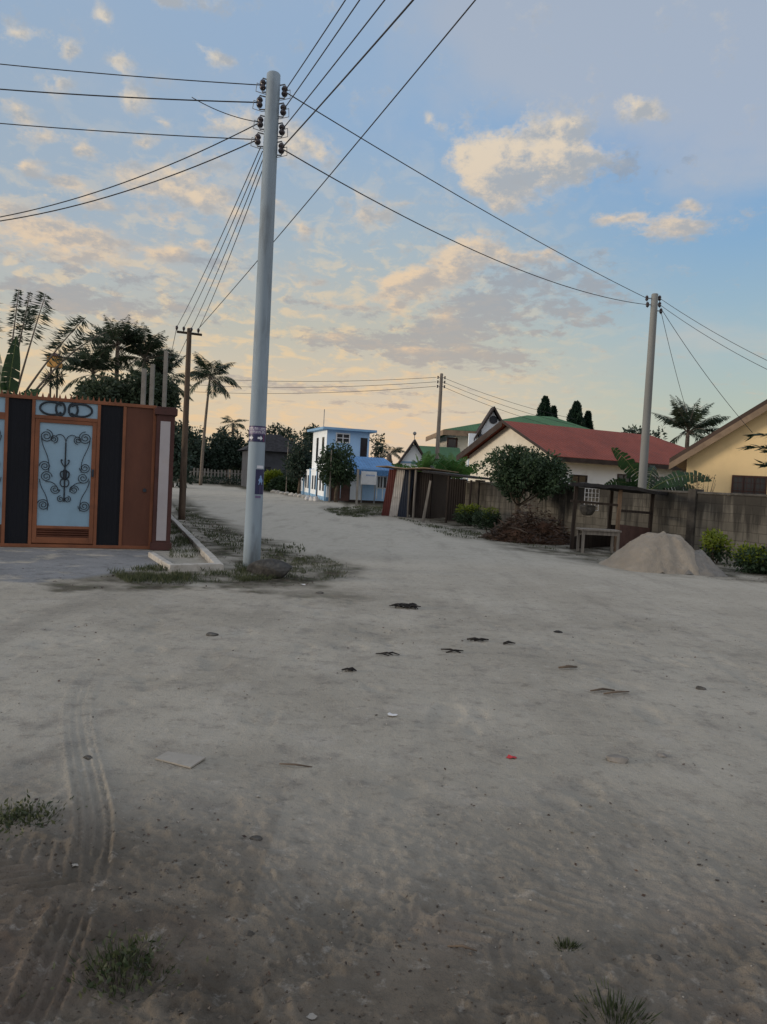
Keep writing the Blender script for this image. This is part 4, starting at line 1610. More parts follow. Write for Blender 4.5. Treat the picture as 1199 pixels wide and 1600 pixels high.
mb.tube([(vx, -1.65, vz), (vx, -1.59, vz)], .28, 12)
mb.build('vent', 'darkplaster', gg)
MB().box(gx0, gx1, -1.9, -1.6, gz0 - .5, gz0 - .12).build('ledge', 'darkplaster', gg)
xa, za_ = gf(700, 700, 0)
MB().box(gf(737, 700, -1.7)[0] - .25, gf(737, 700, -1.7)[0] + .25, -1.9, -1.65, -.1, gz0 - .1).build('column', 'white', gh)

# small house with white gable
srz = R(3)
so_ = P(621, 790, 44)
so_ = Vector((so_.x, so_.y, 0))
sh = thing('house', 'small white gable house with a green roof behind the stalls', 'house', so_, srz)


def sf_(px, py, off=0.0):
    return face(px, py, so_, srz, off)


x0, zA = sf_(626, 722)
xm, zM = sf_(648, 691)
x1 = 2 * xm - x0
mb = MB()
mb.prism([(x0, 0, -.1), (x1, 0, -.1), (x1, 0, zA), (xm, 0, zM - .1), (x0, 0, zA)], (0, 1.5, 0))
mb.box(xm, sf_(728, 730)[0], .8, 6, -.1, zA - .05)
mb.build('wall', 'white', sh)
mb = MB()
sl = (zM - zA) / (xm - x0)
for s in (-1, 1):
    xe = xm + s * (xm - x0 + .3)
    mb.prism([(xe, -.35, zM - (xm - x0 + .3) * sl), (xm, -.35, zM), (xm, -.35, zM + .16), (xe, -.35, zM - (xm - x0 + .3) * sl + .16)], (0, 1.1, 0))
srf = mb.build('gable_roof', 'fascia', sh)
mb = MB()
xg1 = sf_(730, 715)[0]
mb.prism([(xm + .3, .3, zA - .1), (xg1, .3, zA - .1), (xg1, 3.2, zM - .12), (xm, 3.2, zM - .12)], (0, 0, .09))
mb.prism([(xm, 6.2, zA - .1), (xg1, 6.2, zA - .1), (xg1, 3.2, zM - .12), (xm, 3.2, zM - .12)], (0, 0, .09))
mb.build('roof', 'greenroof', sh)
MB().box(x0, x1, -.05, -.004, sf_(640, 721)[1] - .1, sf_(640, 721)[1]).build('wall_band', 'bluebase', sh)
mb = MB()
mb.tube([(xm, .2, zM + .1), (xm, .2, zM + .45)], .02, 5)
mb.tube([(xm, .2, zM + .4), (xm, .2, zM + .48), (xm, .2, zM + .56), (xm, .2, zM + .62)], [.03, .1, .1, .02], 8)
mb.build('finial', 'steel', srf)

# ------------------------------------------------------------------ blue house
brz = R(18.5)
bo = P(507, 775, 56)
bo = Vector((bo.x, bo.y, 0))
bh_ = thing('house', 'small flat roofed sky blue house with white side and dark windows', 'house', bo, brz)


def bf(px, py, off=0.0):
    return face(px, py, bo, brz, off)


bt = bf(507, 671)[1]
bx1 = bf(577, 700)[0]
bd = 4.4
mb = MB()
mb.box(0, bx1, 0, bd, -.1, bt)
mb.build('wall', 'blue', bh_)
MB().box(-.02, .0, .0, bd, -.1, bt - .01).build('side_wall', 'white', bh_)
MB().box(-.45, bx1 + .4, -.5, bd + .4, bt, bt + .18).build('roof_slab', 'bluebase', bh_, bevel=.02)
xa, za_ = bf(527, 678)
xb, zb_ = bf(545, 691)
window(bh_, xa, xb, zb_, za_, -.005, 2, 2, 'winwhite', .09, .07)
xa, za_ = bf(564, 684)
xb, zb_ = bf(573, 717)
MB().box(xa, xb, -.02, .02, zb_, za_).build('slot_window', 'pane', bh_)
for (y0_, y1_) in ((.7, 1.3), (2.5, 3.1)):
    MB().box(-.05, -.015, y0_, y1_, 2.6, bt - .5).build('slot_window', 'pane', bh_)
ax, az_ = bf(511, 667)
MB().tube([(ax, 1, bt + .18), (ax, 1, bt + 1.55)], .03, 5).build('antenna', 'steel', bh_)

# street wall with window openings in front of the blue house
so2 = G(512, 783)
so2 = Vector((so2.x, so2.y, 0))
s_end = G(470, 771)
sv2 = Vector((s_end.x, s_end.y, 0)) - so2
sl2 = sv2.length
srz2 = math.atan2(sv2.y, sv2.x)
sw = thing('boundary_wall', 'white street wall with grilled openings and blue pillars by the blue house', 'wall', so2, srz2)
mb = MB()
mb.box(0, sl2, -.1, .1, .25, 1.95)
mb.build('masonry', 'white', sw)
MB().box(-.02, sl2, -.13, .13, -.1, .25).build('plinth', 'bluebase', sw)
MB().box(-.05, sl2, -.14, .14, 1.95, 2.05).build('coping', 'white', sw)
for f in (.02, .28, .54, .8, 1.0):
    MB().box(sl2 * f - .2, sl2 * f + .2, -.2, .2, -.1, 2.1).build('pillar', 'bluebase', sw)
for f in (.1, .19, .36, .45, .62, .71):
    for yy in (-.13, .13):
        pass
    MB().box(sl2 * f - .38, sl2 * f + .38, .1, .13, .6, 1.6).build('grille_opening', 'darkplaster', sw)

# brown yard gate, white annex with blue canopy
ag = thing('yard_gate', 'brown sheet metal yard gate between the white walls', 'gate', so2 + Vector((.25, -.05, 0)), R(15))
gw2 = face(546, 780, so2, R(15))[0] - .3
MB().box(0, gw2 / 2 - .02, -.03, .03, .05, 1.9).build('leaf', 'browngate', ag)
MB().box(gw2 / 2 + .02, gw2, -.03, .03, .05, 1.9).build('leaf', 'browngate', ag)
MB().box(-.06, 0, -.05, .05, 0, 2).build('post', 'fascia', ag)
MB().box(gw2, gw2 + .06, -.05, .05, 0, 2).build('post', 'fascia', ag)

anx = G(541, 784)
anx = Vector((anx.x, anx.y, 0))
arz2 = R(14)
an = thing('annex_building', 'low white and blue annex with a bright blue sheet canopy roof', 'building', anx, arz2)


def af(px, py, off=0.0):
    return face(px, py, anx, arz2, off)


aw = af(612, 760)[0]
a1 = af(566, 760)[0]
zt2 = af(580, 735)[1]
MB().box(0, a1 + .02, 0, 4, .15, zt2).build('white_wall', 'white', an)
MB().box(a1 + .02, aw + 1.5, .05, 4, .15, zt2).build('blue_wall', 'blue', an)
MB().box(-.02, aw + 1.5, -.02, 4, -.1, .15).build('plinth', 'fascia', an)
zr3 = af(590, 718)[1]
mb = MB()
cx0, cx1 = af(549, 735)[0], af(625, 735)[0]
slab(mb, [(cx0, -.8, zt2 - .05), (cx1, -.8, zt2 - .05), (cx1 - .6, 2, zr3 + .1), (cx0 + .3, 2, zr3 + .1)], .08)
slab(mb, [(cx0, 4.5, zt2), (cx1, 4.5, zt2), (cx1 - .6, 2, zr3 + .1), (cx0 + .3, 2, zr3 + .1)], .08)
cn = mb.build('canopy_roof', 'blueroof', an)
MB().box(cx0, cx1, -.84, -.8, zt2 - .32, zt2 + .03).build('fascia', 'blueroof', cn)
for px in (571, 580, 590, 599):
    xx = af(px, 750)[0]
    MB().box(xx - .03, xx + .03, -.0, .048, .3, zt2 - .1).build('post', 'white', an) if px in (590, 599) else None
xa, za_ = af(590, 745)
window(an, xa, xa + .62, za_ - .7, za_, .045, 3, 1, 'winwhite', .06, .05)
sb = thing('signboard', 'white signboard on posts in front of the blue annex', 'sign', P(578, 788, anx.y - .6) * 1.0, arz2)
sb.location.z = 0
sx0, sz1 = face(565, 736, sb.location, arz2)
sx1, sz0 = face(588, 758, sb.location, arz2)
MB().box(sx0, sx1, -.04, .04, sz0, sz1).build('board', 'winwhite', sb, bevel=.01)
tb = MB()
rr_ = random.Random(4)
x = sx0 + .3 * (sx1 - sx0)
while x < sx0 + .82 * (sx1 - sx0):
    tb.box(x, x + .05, -.045, -.041, sz1 - .30, sz1 - .20)
    x += .075
tb.build('lettering', 'lightblue', sb)
MB().box(sx0 + .05, sx0 + .11, -.03, .03, 0, sz0).build('post', 'steel', sb)
MB().box(sx1 - .11, sx1 - .05, -.03, .03, 0, sz0).build('post', 'steel', sb)
# pale plank post by it
q = G(557, 792)
t = tag(MB().box(-.06, .06, -.04, .04, -.05, 2.05).build('post', 'picket'), 'pale upright plank post in front of the white annex wall', 'post')
t.location = (q.x, q.y, 0)

# painted stones along the road edge
for k in range(10):
    f = k / 9
    q = G(428 + 62 * f, 769.5 + 11 * f)
    o = rock('kerb_stone', (q.x, q.y, .05), (.24 + .08 * random.random()), .2, .2, 'kerb', 60 + k, 2, random.random())
    tag(o, 'white painted stone in the row edging the road by the dark trees', 'stone', 'white painted kerb stones')
for k, px in enumerate((480, 487, 494)):
    q = G(px, 781.5 + k * .7)
    o = rock('stone', (q.x, q.y, .08), .2, .2, .25, 'paper', 80 + k, 2)
    tag(o, ('leftmost', 'middle', 'rightmost')[k] + ' of three small white stones before the white street wall', 'stone', 'white stones by the street wall')

# ------------------------------------------------------------------ sheet metal stall
so3 = G(604, 806)
so3 = Vector((so3.x, so3.y, 0))
strz = R(-24)
st = thing('market_stall', 'dark sheet metal stall with rust, pale and navy side sheets', 'stall', so3, strz)


def tf(px, py, off=0.0):
    return face(px, py, so3, strz, off)


ht = tf(612, 733)[1]
us = [tf(px, 805)[0] for px in (596, 608, 621, 636)]
lean = .22
for (u0q, u1q, m_) in ((us[0], us[1], 'rustsheet'), (us[1], us[2], 'whitesheet'), (us[2], us[3] + .03, 'navysheet')):
    MB().prism([(u0q, 0, 0), (u1q - .01, 0, 0), (u1q + lean - .01, .1, ht), (u0q + lean, .1, ht)], (0, .03, 0)).build('side_sheet', m_, st)
ur = tf(668, 808)[0]
mb = MB()
mb.box(us[3] + .05, ur, .25, .28, 0, ht - .05)
mb.build('interior_shade_sheet', 'darksheet', st)  # one near-black sheet for the dark panel and the painted shade of the interior
MB().box(us[0] + .25, ur, 2.4, 2.44, 0, ht - .05).box(ur, ur + .03, .3, 2.4, 0, ht - .05).build('back_sheet', 'darksheet', st)
MB().box(us[3], us[3] + .06, -.02, .04, 0, ht).build('door_post', 'greywood', st)
pu = tf(655, 812)[0]
MB().tube([(pu, -.7, -.05), (pu + .02, -.68, ht + .08)], .05, 7).build('post', 'greywood', st)
mb = MB()
x = us[0]
xe = tf(684, 740)[0]
nn = 14
vs, fs = [], []
for k in range(nn + 1):
    f = k / nn
    for yy in (-.95, 2.6):
        z = ht + .08 + .03 * math.sin(f * 9) + .02 * random.random() - (.05 if yy > 0 else 0)
        vs.append((us[0] + .05 + (xe - us[0]) * f, yy + .06 * random.random(), z))
for k in range(nn):
    fs.append((2 * k, 2 * k + 2, 2 * k + 3, 2 * k + 1))
mb.add(vs, fs)
o = mb.build('roof', 'soffit', st)
o.modifiers.new('thickness', 'SOLIDIFY').thickness = .035
# lean to beside it
lo = G(684, 816)
lo = Vector((lo.x, lo.y, 0))
ln = thing('lean_to_shelter', 'dark open lean to with thin posts between stall and block wall', 'shelter', lo, strz)


def lf(px, py, off=0.0):
    return face(px, py, lo, strz, off)


lz0, lz1 = lf(680, 739)[1], lf(736, 752)[1]
l0x, l1x = lf(664, 740)[0], lf(742, 752)[0]
mb = MB()
mb.prism([(l0x, -.3, lz0), (l1x, -.3, lz1 + .1), (l1x, -.3, lz1 + .18), (l0x, -.3, lz0 + .08)], (0, 2.6, 0))
mb.build('roof', 'tarp', ln)
mb = MB()
for px in (700, 735):
    xx = lf(px, 812)[0]
    mb2 = MB().tube([(xx, -.2, -.05), (xx + .02, -.2, lz0 + (lz1 - lz0) * (xx - l0x) / (l1x - l0x) + .03)], .045, 7)
    mb2.build('post', 'darkwood', ln)
for px in (672, 740):
    xx = lf(px, 812)[0]
    MB().tube([(xx, 2.1, -.05), (xx, 2.1, lz0)], .045, 7).build('post', 'darkwood', ln)
MB().box(lf(673, 800)[0], lf(704, 800)[0], 1.9, 1.93, 0, 1.75).build('back_sheet', 'darksheet', ln)
MB().box(lf(704, 800)[0], lf(735, 800)[0], 1.95, 1.98, 0, 1.5).build('back_sheet', 'darkplaster', ln)
xx = lf(664, 810)[0]
MB().prism([(xx, -.35, 0), (xx + .12, -.35, 0), (xx + .28, -.25, 1.6), (xx + .2, -.25, 1.62)], (0, .03, 0)).build('leaning_board', 'greywood', ln)

# ------------------------------------------------------------------ timber stall by the sand
QA, QB = G(893, 858), G(962, 862)
QA.z = QB.z = 0
QC, QD = QB + Vector((1.45, 1.75, 0)), QA + Vector((1.45, 1.75, 0))
zl_, zrr = P(893, 757, QA.y).z, P(962, 762, QB.y).z
zc_ = P(1022, 772, QC.y).z
ts = thing('timber_stall', 'rough timber stall with a sagging black roof beside the sand pile', 'stall', (QA + QC) / 2)
oC = (QA + QC) / 2


def L_(v, z=0.0):
    return Vector((v.x - oC.x, v.y - oC.y, z))


zs = {0: zl_ + .03, 1: zrr, 2: zc_, 3: zl_ + .05}
for k, q in enumerate((QA, QB, QC, QD)):
    MB().bar(L_(q, -.05), L_(q, zs[k]) + Vector((.03, 0, 0)), .085, .085).build('post', 'wood' if k == 1 else 'darkwood', ts)
vs, fs = [], []
nu, nv = 9, 7
fa, fb, fc, fd = QA + Vector((-.16, -.25, 0)), QB + Vector((.2, -.3, 0)), QC + Vector((.55, .2, 0)), QD + Vector((-.1, .3, 0))
for a in range(nu + 1):
    for b in range(nv + 1):
        f, g = a / nu, b / nv
        p = fa * (1 - f) * (1 - g) + fb * f * (1 - g) + fc * f * g + fd * (1 - f) * g
        z = (zs[0] + .03) * (1 - f) * (1 - g) + (zs[1] + .05) * f * (1 - g) + (zs[2] + .06) * f * g + (zs[3] + .02) * (1 - f) * g
        z += -.05 * math.sin(math.pi * f) * math.sin(math.pi * g) + random.uniform(-.015, .015)
        vs.append(L_(p, z))
for a in range(nu):
    for b in range(nv):
        fs.append((a * (nv + 1) + b, (a + 1) * (nv + 1) + b, (a + 1) * (nv + 1) + b + 1, a * (nv + 1) + b + 1))
o = MB().add(vs, fs).build('roof', 'tarp', ts)
o.modifiers.new('thickness', 'SOLIDIFY').thickness = .09
zr_ = P(925, 786, QA.y).z
mb = MB().bar(L_(QA + Vector((-.1, 0, 0)), zr_ + .03), L_(QB, zr_ - .02), .06).build('rail', 'darkwood', ts)
MB().bar(L_(QB, P(970, 798, QB.y).z), L_(QC + Vector((.05, .05, 0)), P(1022, 802, QC.y).z), .07).build('rail', 'darkwood', ts)
zq = P(925, 818, QD.y).z
MB().prism([L_(QD, 0), L_(QC, 0), L_(QC, zq - .05), L_(QD, zq)], (0, .03, 0)).build('back_board', 'darkwood', ts)
zq2 = P(985, 820, QB.y + .5).z
MB().prism([L_(QB, 0), L_(QC, 0), L_(QC, zq2 - .12), L_(QB, zq2 + .02)], (.03, 0, 0)).build('side_board', 'browngate', ts)
MB().prism([L_(QA, 0), L_(QD, 0), L_(QD, zq - .1), L_(QA, zq - .3)], (.03, 0, 0)).build('side_board', 'darkwood', ts)
# lattice and basket hung in it
u = wall_u(925)
gl = P(925, 777, QD.y - .2)
la = thing('wire_lattice', 'white wire lattice hanging under the black stall roof', 'lattice', gl, 0)
mb = MB()
for k in range(5):
    mb.box(-.2 + .1 * k - .008, -.2 + .1 * k + .008, -.006, .006, -.36, .24)
for k in range(6):
    mb.box(-.208, .208, -.004, .004, -.36 + .12 * k - .008, -.36 + .12 * k + .008)
mb.build('wires', 'winwhite', la)
gl = P(918, 796, QA.y + .3)
mb = MB()
pts = [(0, 0, -.16), (0, 0, -.13), (0, 0, 0), (0, 0, .1), (0, 0, .12)]
mb.tube(pts, [.08, .14, .21, .20, .15], 12)
mb.tube([(0, 0, .1), (0, 0, zr_ - gl.z)], .01, 4)
o = tag(mb.build('hanging_bag', 'rock', smooth=True), 'grey bag hanging from the rail of the timber stall', 'bag')
o.location = gl
# bench table
t0, t1 = G(910, 864), G(955, 866.4)
t0.z = t1.z = 0
tb_ = thing('wooden_table', 'small grey wooden table under the timber stall', 'table', t0, math.atan2((t1 - t0).y, (t1 - t0).x))
tl, td, thh = (t1 - t0).length + .15, .5, .56
MB().box(-.06, tl + .06, -.05, td + .05, thh, thh + .04).build('tabletop', 'greywood', tb_)
MB().box(0, tl, .0, .03, thh - .1, thh - .003).box(0, tl, td - .03, td, thh - .1, thh - .003).build('apron_rail', 'greywood', tb_)
for xx in (0, tl):
    for yy in (0, td):
        MB().box(xx - .03, xx + .03, yy - .03, yy + .03, -.03, thh - .002).build('leg', 'greywood', tb_)

# ------------------------------------------------------------------ sand pile
sc_ = G(1040, 897)
sc_ = Vector((5.88, sc_.y + 1.15, 0))
def heap(label, loc, RX, RY, SH, mat, seed):
    n_r, n_a = 90, 170
    vs, fs = [], []
    f = np.linspace(0, 1, n_r + 1)[:, None] * np.ones((1, n_a))
    t = (2 * math.pi * np.arange(n_a) / n_a)[None, :] * np.ones((n_r + 1, 1))
    ex = 1 + .07 * np.sin(2 * t + seed) + .05 * np.sin(5 * t + .4) + .025 * np.sin(11 * t + seed)
    x = f * ex * RX * np.cos(t) + .12 * (1 - f)
    y = f * ex * RY * np.sin(t)
    g = np.clip(1 - f, 0, 1)
    h_ = SH * g ** .92 * (1 + .16 * np.sin(math.pi * np.minimum(1, f * 1.15)))
    h_ = np.minimum(h_, SH * (.84 + .04 * np.sin(x * 6 + seed) - .10 * f))
    h_ = h_ + .10 * fbm(x * 1.8 + seed, y * 1.8, 17, 3) * np.sin(math.pi * np.clip(f, .1, 1)) + .07 * fbm(x * 5, y * 5, 18, 4, .6) * g ** .3 + .05 * np.maximum(0, fbm(x * 7 + 3, y * 7, 27, 3)) * 2
    h_ = h_ + .03 * np.maximum(0, fbm(x * 16, y * 16, 19, 2)) * 2 * ss(.25, .95, f) + .035 * np.maximum(0, fbm(x * 9, y * 9, 20, 2)) * 2 * ss(.7, .95, f)
    # slide gullies down the face
    h_ = h_ - .035 * ss(.08, .3, fbm(t * 2.6, f * 1.1 + seed, 22, 3)) * np.sin(math.pi * f)
    vs = np.stack([x, y, h_ - .03], -1).reshape(-1, 3)
    for a in range(n_r):
        for b in range(n_a):
            b2 = (b + 1) % n_a
            fs.append((a * n_a + b, a * n_a + b2, (a + 1) * n_a + b2, (a + 1) * n_a + b))
    o = tag(MB().add([tuple(p) for p in vs], fs).build('sand_pile', mat, smooth=True), label, 'sand pile', 'heaps of building sand')
    o.location = loc
    return o


heap('pale heap of building sand by the roadside in front of the stall', sc_ - Vector((.08, 0, 0)), 1.10, 1.12, .88, 'sand', 1)
heap('lower greyer sand heap leaning on the right side of the pale one', sc_ + Vector((.46, -.10, 0)), .76, .96, .54, 'greysand', 4)

# ------------------------------------------------------------------ brush heap
hc = Vector((4.25, 22.2, 0))
bp = thing('brush_pile', 'heap of dead brown palm fronds and branches by the wall', 'brush pile', hc)
vs, fs = [], []
for a in range(25):
    f = a / 24
    for b in range(60):
        t = 2 * math.pi * b / 60
        x, y = f * 1.25 * math.cos(t), f * 1.1 * math.sin(t)
        h_ = .70 * (1 - f ** 1.8) * (.70 + 1.5 * float(fbm(np.array([x * 1.6]), np.array([y * 1.6]), 23, 3)[0])) + .1 * float(fbm(np.array([x * 6]), np.array([y * 6]), 29, 2)[0])
        vs.append((x, y, max(h_, 0) - .03))
for a in range(24):
    for b in range(60):
        b2 = (b + 1) % 60
        fs.append((a * 60 + b, a * 60 + b2, (a + 1) * 60 + b2, (a + 1) * 60 + b))
MB().add(vs, fs).build('core', 'brush', bp, smooth=True)
rg = np.random.default_rng(3)
n = 3200
aa_ = rg.random(n) * 2 * math.pi
ff = np.sqrt(rg.random(n))
c = np.stack([ff * 1.3 * np.cos(aa_), ff * 1.15 * np.sin(aa_), (.66 + .35 * np.sin(aa_ * 3 + ff * 4)) * (1 - ff ** 1.8) * (.6 + .6 * rg.random(n)) + .02], -1)
d = unit(np.stack([rg.normal(size=n), rg.normal(size=n), rg.normal(size=n) * .35], -1))
w_ = unit(np.cross(d, rg.normal(size=(n, 3))))
quads_obj('dead_leaves', kites(c, d, w_, .08 + .2 * rg.random(n), .02 + .03 * rg.random(n)), rg.random(n) ** 1.4, 'leaf_dry', bp)
mb = MB()
for k in range(34):
    a = random.uniform(0, 6.28)
    f = random.uniform(0, 1)
    p = Vector((1.1 * f * math.cos(a), 1.0 * f * math.sin(a), .6 * (1 - f ** 1.8) + random.uniform(.0, .12)))
    d = Vector((random.uniform(-1, 1), random.uniform(-.6, .6), random.uniform(-.25, .45))).normalized()
    L = random.uniform(.4, 1.0)
    mb.tube([p - d * L / 2, p + Vector((0, 0, .04)), p + d * L / 2], [.025, .02, .008], 5)
mb.build('branches', 'twig', bp)

# ------------------------------------------------------------------ hedges
def bush(label, base, rx, ry, h, seed, lime=.34, n=46, leaf=.085, group='clipped hedge bushes'):
    t = thing('hedge_bush', label, 'bush', base, 0, group)
    cl = crown_clumps(0, 0, h * .5, rx, ry, h * .52, n, rx * .34, seed)
    low = [q for q in cl if q[2] < h * (1 - lime)]
    hi = [q for q in cl if q[2] >= h * (1 - lime)]
    q, tn = leaf_cloud(low, 1700, leaf, seed + 1)
    q[:, :, 2] = np.maximum(q[:, :, 2], .01)
    quads_obj('foliage', q, tn, 'leaf_dark', t)
    if hi:
        q, tn = leaf_cloud(hi, 1700, leaf, seed + 2, -.3)
        quads_obj('new_growth', q, tn, 'leaf_lime', t)
    mb = MB()
    r = random.Random(seed)
    for k in range(6):
        a = r.uniform(0, 6.28)
        mb.tube([(.05 * math.cos(a), .05 * math.sin(a), -.03), (rx * .5 * math.cos(a), ry * .5 * math.sin(a), h * .6)], [.02, .01], 5)
    mb.build('stems', 'bark', t)
    return t


q = G(1130, 884)
bush('rounded hedge bush with bright yellow green top beside the sand pile', (q.x, q.y + .45, 0), .39, .38, .80, 3, .5)
q = G(1190, 899)
bush('low green hedge bush at the right edge below the wall', (q.x + .16, q.y + .4, 0), .58, .42, .54, 5, .4)
q = G(735, 823)
bush('brighter yellow green bush at the left end of the brush heap', (q.x, q.y + .5, 0), .56, .5, .80, 8, .34)
q = G(766, 829)
bush('second lower yellow green bush touching the brush heap', (q.x, q.y + .5, 0), .54, .45, .72, 11, .28)

# ------------------------------------------------------------------ trees at the right
q = P(808, 800, 25.6)
tree('broadleaf_tree', 'dense round dark green tree growing in front of the block wall', 'tree', (q.x, q.y, 0), 2.0, 1.55, .80, 'leaf_dark', 62, .36, .115, 1600, .085, 4, None, -.95, 1.25,
     shift=(P(820, 735, 25.6).x - q.x, 0))
q = P(668, 760, 36.5)
banana('banana_plant', 'left bright green banana plant behind the sheet metal stall', (q.x - .35, q.y, 0), 2.0, 1.5, 9, 3, W=.34)
q = P(708, 760, 37)
banana('banana_plant', 'right bright green banana plant behind the dark lean to', (q.x, q.y, 0), 1.9, 1.5, 14, 6, W=.36)
q = P(1003, 770, 25.3)
bz = P(1000, 770, 25.3).z
ells = [(R(168), R(60), 1.9, R(30), 1.2), (R(-12), R(38), 2.2, R(70), .9), (R(5), R(22), 1.9, R(55), .8), (R(150), R(28), 1.5, R(60), .7), (R(60), R(60), 1.4, R(50), .6), (R(190), R(20), 1.3, R(60), .8), (R(100), R(75), 1.2, R(40), .9)]
banana('banana_plant', 'broad leaved banana plant behind the wall at the right pole', (q.x + .2, q.y + .1, 0), 1.75, 2.2, 7, 9, W=.34, ells=ells, mat='leaf_banana_dark')
# branch of a tree outside the frame on the right
q = P(1262, 800, 20.5)
t = thing('overhanging_tree', 'dark long leaved branch reaching in over the wall at the right edge', 'tree', (q.x, q.y, 0))
rg = np.random.default_rng(12)
qs, tn = [], []
mb = MB()
mb.tube([(0, 0, -.1), (.05, 0, 1.5), (0, 0, 3.2), (.1, 0, 4.2)], [.14, .11, .08, .03], 8)
for k, (px, py) in enumerate(((1175, 681), (1168, 698), (1195, 707), (1188, 727), (1215, 660), (1225, 720), (1240, 640), (1280, 640), (1300, 690))):
    e = P(px, py, 20.5 + rg.normal() * .2) - q
    e = Vector((e.x, e.y, P(px, py, 20.5).z))
    a = Vector((.0, 0, e.z - .1 + rg.random() * .2))
    s = a.lerp(e, .35)
    mb.tube([a, s + Vector((0, 0, .06)), e], [.02, .014, .005], 5)
    nl = 46
    f = .3 + .7 * rg.random(nl)
    cpt = np.array([tuple(a.lerp(e, float(x))) for x in f])
    cpt[:, 2] += .06 * np.sin(f * 3)
    dd = unit(np.array(tuple((e - a).normalized())) + rg.normal(size=(nl, 3)) * np.array((.35, .5, .2)) + np.array((0, 0, -.12)))
    ww = unit(np.cross(dd, rg.normal(size=(nl, 3)) * .5 + np.array((0, 0, 1.0))))
    qs.append(kites(cpt, dd, ww, .24 + .14 * rg.random(nl), .07))
    tn.append(rg.random(nl) * .6)
quads_obj('crown', np.concatenate(qs), np.concatenate(tn), 'leaf_dark', t)
mb.build('trunk', 'bark', t, smooth=True)

q = P(1108, 775, 21.3)
t = thing('dry_shrub', 'sparse leafless twiggy shrub behind the wall below the yellow gable', 'shrub', (q.x, q.y + .5, 0))
mb = MB()
r = random.Random(5)
for k in range(16):
    a = r.uniform(-.5, .5)
    b = Vector((r.uniform(-.32, .4), r.uniform(-.1, .1), r.uniform(1.7, 2.2)))
    mb.tube([(0, 0, 0), (b.x * .5, 0, 1.2), b], [.012, .009, .004], 4)
mb.build('stems', 'twig', t)
cl = [(r.uniform(-.3, .35), 0, r.uniform(1.65, 2.15), .06) for _ in range(16)]
qq, tn = leaf_cloud(cl, 2500, .045, 77)
quads_obj('leaves', qq, tn, 'leaf_dry', t)

# conifers
def conifer(label, px, py_top, d, wpx, seed):
    b = P(px, 760, d)
    h = P(px, py_top, d).z
    rad = wpx / 2 * d / F
    t = thing('cypress_tree', label, 'conifer', (b.x, b.y, 0), 0, 'conifers behind the green roof')
    rg = np.random.default_rng(seed)
    n = 5200
    f = rg.random(n) ** .8
    prof = rad * (np.clip(1 - f, 0, 1) ** .62) * (1 + .22 * np.sin(f * 40 + rg.random(n)) * 0)
    a = rg.random(n) * 2 * math.pi
    lump = 1 + .25 * np.sin(a * 3 + f * 22) + .15 * np.sin(a * 5 - f * 37)
    k = prof * lump * (.55 + .45 * rg.random(n))
    c = np.stack([k * np.cos(a), k * np.sin(a), h * (.25 + .72 * f)], -1)
    d_ = unit(np.stack([np.cos(a), np.sin(a), 1.1 + .6 * rg.random(n)], -1) + rg.normal(size=(n, 3)) * .25)
    w_ = unit(np.cross(d_, rg.normal(size=(n, 3))))
    quads_obj('crown', kites(c, d_, w_, (.55 + .35 * rg.random(n)) * (1.1 - .75 * f), .15), rg.random(n), 'leaf_conifer', t)
    MB().tube([(0, 0, -.1), (0, 0, h * .8)], [.22, .05], 8).build('trunk', 'bark', t)
    return t


conifer('tallest pointed dark conifer left behind the green roof', 844, 616, 70, 42, 1)
conifer('short pointed conifer just right of the tallest one', 858, 632, 71, 26, 2)
conifer('broad dark conifer right of the gap behind the green roof', 893, 624, 70, 46, 3)
conifer('small conifer leaning on the right side of the broad one', 912, 640, 71, 28, 4)

q = P(1068, 780, 48)
palm('coconut_palm', 'coconut palm between the red roof and the yellow gable', (q.x, q.y, 0), P(1064, 676, 48).z, 2.5, 26, 21, tr=.15, up_el=92, nleaf=36, droop=(30, 75))
q = P(1000, 780, 60)
tree('broadleaf_tree', 'dark domed tree showing above the far end of the red roof', 'tree', (q.x, q.y, 0), P(1000, 690, 60).z, 1.9, 1.0, 'leaf_far', 26, .7, .3, 90, .2, 31)

# ------------------------------------------------------------------ middle distance, left of the blue house
q = G(521, 784)
tree('street_tree', 'leafy dark tree standing before the brown yard gate', 'tree', (q.x + .2, q.y - .6, 0), P(527, 730, 48).z, 1.15, 1.5, 'leaf_dark', 44, .42, .2, 520, .1, 41, 'dark trees by the blue house')
q = P(468, 775, 62)
tree('street_tree', 'dark tree at the left end of the white street wall', 'tree', (q.x, q.y, 0), P(470, 718, 62).z, 1.35, 2.1, 'leaf_far', 34, .6, .25, 220, .12, 42, 'dark trees by the blue house')
q = P(488, 760, 68)
tree('street_tree', 'tall dark tree rising behind the blue house white side', 'tree', (q.x, q.y, 0), P(484, 692, 68).z, 1.3, 1.6, 'leaf_far', 30, .6, .28, 200, .14, 43, 'dark trees by the blue house')
q = P(436, 765, 100)
tree('pointed_tree', 'dark pointed tree above the dim thatched house', 'tree', (q.x, q.y, 0), P(440, 690, 100).z, 1.9, 2.4, 'leaf_far', 28, .9, .4, 90, .2, 44)
q = P(432, 766, 84)
dh = thing('house', 'dim house with steep dark roof half hidden by trees', 'house', (q.x, q.y, 0), R(18))
hx = 3.2
zE, zT = P(432, 703, 84).z, P(432, 677, 84).z
MB().box(-hx, hx, 0, 5, -.1, zE).build('wall', 'darkplaster', dh)
mb = MB()
mb.add([(-hx - .6, -.7, zE - .2), (hx + .6, -.7, zE - .2), (hx + .6, 5.7, zE - .2), (-hx - .6, 5.7, zE - .2), (-.6, 2.5, zT), (.6, 2.5, zT)], [(0, 1, 5, 4), (1, 2, 5), (2, 3, 4, 5), (3, 0, 4), (3, 2, 1, 0)])
